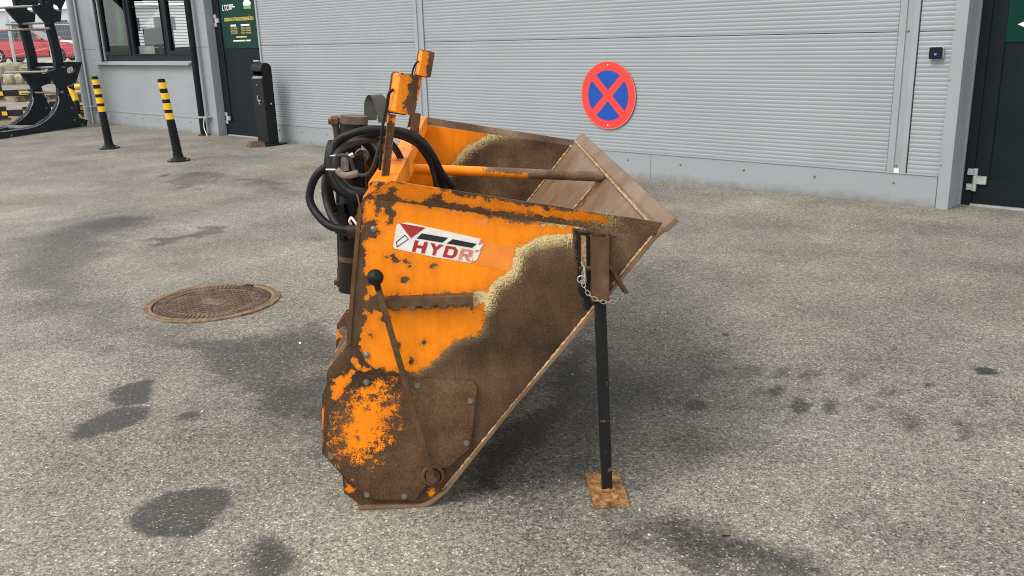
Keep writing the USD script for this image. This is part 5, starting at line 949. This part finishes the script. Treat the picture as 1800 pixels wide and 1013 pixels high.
cl_ = [(-17.847, 6.153, 0.438), (-17.771, 6.136, 0.217), (-17.248, 6.644, 0.295)]
carriage((cl_[0][0], cl_[0][1], 0.50), 48, 'upper dark fork carriage with white and yellow labels at the far left', 0.42)
carriage((cl_[1][0], cl_[1][1], 0.15), 48, 'lower dark fork carriage with white and yellow labels at the far left', 0.2)
carriage((cl_[2][0] - 0.6, cl_[2][1] + 0.5, 0.145), 44, 'dark fork carriage on the pallet between the rack frames', 0.22)
# boulder wall
rp = [(-39.388, 12.053), (-34.059, 14.677)]
r0, r1 = np.array(rp[0]), np.array(rp[1]); rdir = (r1 - r0) / np.linalg.norm(r1 - r0); Lr = np.linalg.norm(r1 - r0); rn = np.array([-rdir[1], rdir[0]])
if rn @ r0 < 0: rn = -rn
k = 0
for row, (zb, back) in enumerate(((0.0, 0.0), (0.34, 0.30))):
    s = -0.2 - 0.2 * row
    while s < Lr + 0.4:
        w_ = rng.uniform(0.42, 0.75); hgt = rng.uniform(0.36, 0.48)
        b = trimesh.creation.icosphere(2, 1.0); v = b.vertices
        v = np.sign(v) * np.abs(v) ** 0.62
        v = v * (0.72 + 0.55 * meshkit.fbm(v * 1.3 + k * 7.7, 3, k)[:, None]) * np.array([w_ * 0.56, 0.40, hgt * 0.62])
        ang = math.atan2(rdir[1], rdir[0]); R_ = np.array([[math.cos(ang), -math.sin(ang), 0], [math.sin(ang), math.cos(ang), 0], [0, 0, 1]])
        c = r0 + rdir * (s + w_ / 2) + rn * back
        o = trimesh.Trimesh(v @ R_.T + np.array([c[0], c[1], zb + hgt * 0.45]), b.faces, process=False)
        mossy = rng.uniform() < 0.3
        solo('boulder', o, 'rock_moss' if mossy else 'rock', ('mossy greenish boulder' if mossy else 'rough tan boulder') + (' in the lower course' if row == 0 else ' in the upper course') + ' of the low stone bank beyond the rack', 'boulder', smooth=25, group=('mossy' if mossy else 'tan') + (' lower' if row == 0 else ' upper') + ' boulders of the stone bank')
        s += w_ * 0.98; k += 1
# raised ground behind the boulders
c0, c1 = r0 - rdir * 60 + rn * 0.35, r1 + rdir * 40 + rn * 0.35
def strip(d0, z0, d1, z1, nm, m, lab, cat_):
    a_, b_, c_, d_ = (c0 + rn * d0, c1 + rn * d0, c1 + rn * d1, c0 + rn * d1)
    o = part(None, nm, trimesh.Trimesh([(*a_, z0), (*b_, z0), (*c_, z1), (*d_, z1)], [(0, 1, 2), (0, 2, 3)], process=False), m); tag(o, lab, cat_, kind='structure')
strip(0.0, 0.45, 2.2, 0.62, 'grass_bank', 'grass', 'narrow grass bank above the boulders', 'bank')
strip(2.2, 0.62, 60, 0.62, 'upper_road', 'road', 'pale raised road behind the fence', 'road')
# fence of posts and welded mesh
fp_ = c0 + rn * 1.2
def fpt(s): return r0 + rdir * s + rn * 1.2
posts = [(-39.510, 13.091, 1.026), (-38.728, 13.794, 0.994), (-37.313, 15.067, 0.935)]
fen = thing('mesh_fence', 'galvanised welded mesh fence in front of the red car', 'fence')
sl_ = [float((np.array(p[:2]) - r0) @ rdir) for p in posts]
s_all = [sl_[0] - 3.2, sl_[0], sl_[1], sl_[2], sl_[2] + 2.6]
for s in s_all:
    x, y = fpt(s); part(fen, 'post', box(x - 0.045, x + 0.045, y - 0.045, y + 0.045, 0.5, 2.5), 'galv')
wires = []
pa, pb = fpt(s_all[0]), fpt(s_all[-1])
for z in np.arange(0.68, 2.41, 0.20): wires.append(bar((*pa, z), (*pb, z), 0.006, 0.005))
nv = int(np.linalg.norm(pb - pa) / 0.07)
for k in range(nv):
    x, y = pa + (pb - pa) * k / nv; wires.append(box(x - 0.0015, x + 0.0015, y - 0.0015, y + 0.0015, 0.62, 2.42))
part(fen, 'mesh_wires', cat(wires), 'fence_wire', kind='stuff')
# red car: profile extruded with tumblehome, glass house, wheels
cw = [(-42.529, 17.322, 0.864), (-44.753, 15.274, 0.834), (-42.205, 17.613, 0.851)]
fw, dirp = np.array(cw[0]), np.array(cw[2]) - np.array(cw[1]); dirp[2] = 0; dirp /= np.linalg.norm(dirp)
car = thing('red_car', 'red car parked behind the mesh fence, facing right', 'car', (fw[0], fw[1], 0.62), math.degrees(math.atan2(dirp[1], dirp[0])))
# car frame: x forward with the front axle at 0, y towards the car's left, z up
lower = [(0.86, 0.30), (0.90, 0.50), (0.82, 0.72), (0.55, 0.86), (-0.55, 0.98), (-3.2, 1.02), (-3.6, 0.95), (-3.66, 0.45), (-3.5, 0.28), (0.6, 0.24)]
body = Polygon(lower).difference(Point(0, 0.33).buffer(0.37)).difference(Point(-2.66, 0.33).buffer(0.37))
bm_ = trimesh.creation.extrude_polygon(body, 1.78, engine='earcut'); v = bm_.vertices.copy(); bm_.vertices = np.stack([v[:, 0], 0.0 - v[:, 2] + 1.78 - 0.89, v[:, 1]], 1)
vv_ = bm_.vertices; vv_[:, 1] *= 1 - 0.10 * np.clip((vv_[:, 2] - 0.6) / 0.5, 0, 1) - 0.10 * np.clip((vv_[:, 0] - 0.4) / 0.5, 0, 1); bm_.vertices = vv_; bm_.fix_normals()
cb_ = part(car, 'body', bm_, 'car_red')
def loft(prof0, prof1): return hull([*prof0, *prof1])
roofz = 1.46
part(car, 'cabin_glass', hull([(x, y, z) for sy in (-1, 1) for x, y, z in ((-0.50, sy * 0.76, 0.97), (-1.22, sy * 0.60, roofz - 0.03), (-2.7, sy * 0.60, roofz - 0.03), (-3.45, sy * 0.74, 0.99))]), 'car_glass')
part(car, 'roof', hull([(x, y, z) for sy in (-1, 1) for x, y, z in ((-1.18, sy * 0.62, roofz - 0.02), (-1.4, sy * 0.55, roofz + 0.03), (-2.5, sy * 0.55, roofz + 0.03), (-2.75, sy * 0.62, roofz - 0.03))]), 'car_red')
for sy in (-1, 1):
    part(car, 'windscreen_pillar', bar((-0.50, sy * 0.765, 0.975), (-1.20, sy * 0.615, roofz - 0.01), 0.05, 0.05), 'car_red')
    part(car, 'door_pillar', bar((-1.75, sy * 0.765, 0.99), (-1.80, sy * 0.615, roofz - 0.01), 0.03, 0.09), 'car_black')
    part(car, 'wing_mirror', hull([(-0.75 + a_, sy * (0.80 + b_), 1.0 + c_) for a_, b_, c_ in ((0, 0, 0), (0.14, 0.03, 0.02), (0, 0.2, 0), (0.12, 0.2, 0.02), (0, 0, 0.13), (0.10, 0.03, 0.12), (0, 0.2, 0.13), (0.08, 0.2, 0.11))]), 'car_red')
    for xw in (0.0, -2.66):
        w = part(car, 'wheel', trimesh.creation.cylinder(0.33, segment=[(xw, sy * 0.68, 0.33), (xw, sy * 0.88, 0.33)], sections=28), 'tyre', smooth=40)
        part(w, 'rim', trimesh.creation.cylinder(0.235, segment=[(xw, sy * 0.86, 0.33), (xw, sy * 0.893, 0.33)], sections=28), 'car_black')
        for k in range(7):
            a_ = k * 2 * math.pi / 7; part(w, 'spoke', bar((xw + 0.03 * math.cos(a_), sy * 0.895, 0.33 + 0.03 * math.sin(a_)), (xw + 0.225 * math.cos(a_), sy * 0.895, 0.33 + 0.225 * math.sin(a_)), 0.05, 0.012, up=(0, 0, 1) if abs(math.cos(a_)) > 0.3 else (1, 0, 0)), 'alloy')
        part(w, 'rim_ring', ring((xw, sy * 0.895, 0.33), 0.225, 0.016, (0, 1, 0), 24, 6), 'alloy', smooth=True)
    part(car, 'headlight', hull([(0.84, sy * 0.55, 0.60), (0.80, sy * 0.76, 0.62), (0.70, sy * 0.80, 0.68), (0.76, sy * 0.56, 0.70)]), 'white')
    part(car, 'sill', box(-2.25, -0.40, *sorted((sy * 0.86, sy * 0.90)), 0.24, 0.30), 'car_black')
# farther back
vb = [(-56.051, 22.106, 1.433), (-55.062, 22.996, 1.392)]
vd = np.array(vb[1]) - np.array(vb[0]); 
van = thing('grey_trailer', 'slate grey box trailer parked beyond the red car', 'trailer', (vb[0][0], vb[0][1], 0.62), math.degrees(math.atan2(vd[1], vd[0])))
part(van, 'box_body', hull([(x, y, z) for x in (0.02, 2.6) for y in (0.02, 1.8) for z in (0.4, 1.98)] + [(x, y, z) for x in (0.0, 2.62) for y in (0.0, 1.82) for z in (0.45, 1.9)]), 'far_grey')
for x in (0.6, 1.9): part(van, 'wheel', trimesh.creation.cylinder(0.3, segment=[(x, -0.02, 0.3), (x, 0.2, 0.3)], sections=20), 'tyre')
part(van, 'roof_rail', box(0, 2.62, -0.01, 0.02, 1.86, 1.90), 'far_wall')
fb = [(-96.941, 31.312, 1.570), (-89.663, 37.855, 1.269)]
fd = np.array(fb[1]) - np.array(fb[0])
fbl = thing('pale_hall', 'pale flat roofed hall far beyond the road', 'building', (fb[0][0], fb[0][1], 0.6), math.degrees(math.atan2(fd[1], fd[0])))
part(fbl, 'wall', box(-12, 22, 0, 12, 0, 4.2), 'far_wall'); part(fbl, 'eaves', box(-12.2, 22.2, -0.25, 0.0, 4.0, 4.35), 'white')
for k in range(9): part(fbl, 'window', box(-10 + k * 3.4, -8 + k * 3.4, -0.03, -0.003, 1.8, 3.0), 'far_grey')
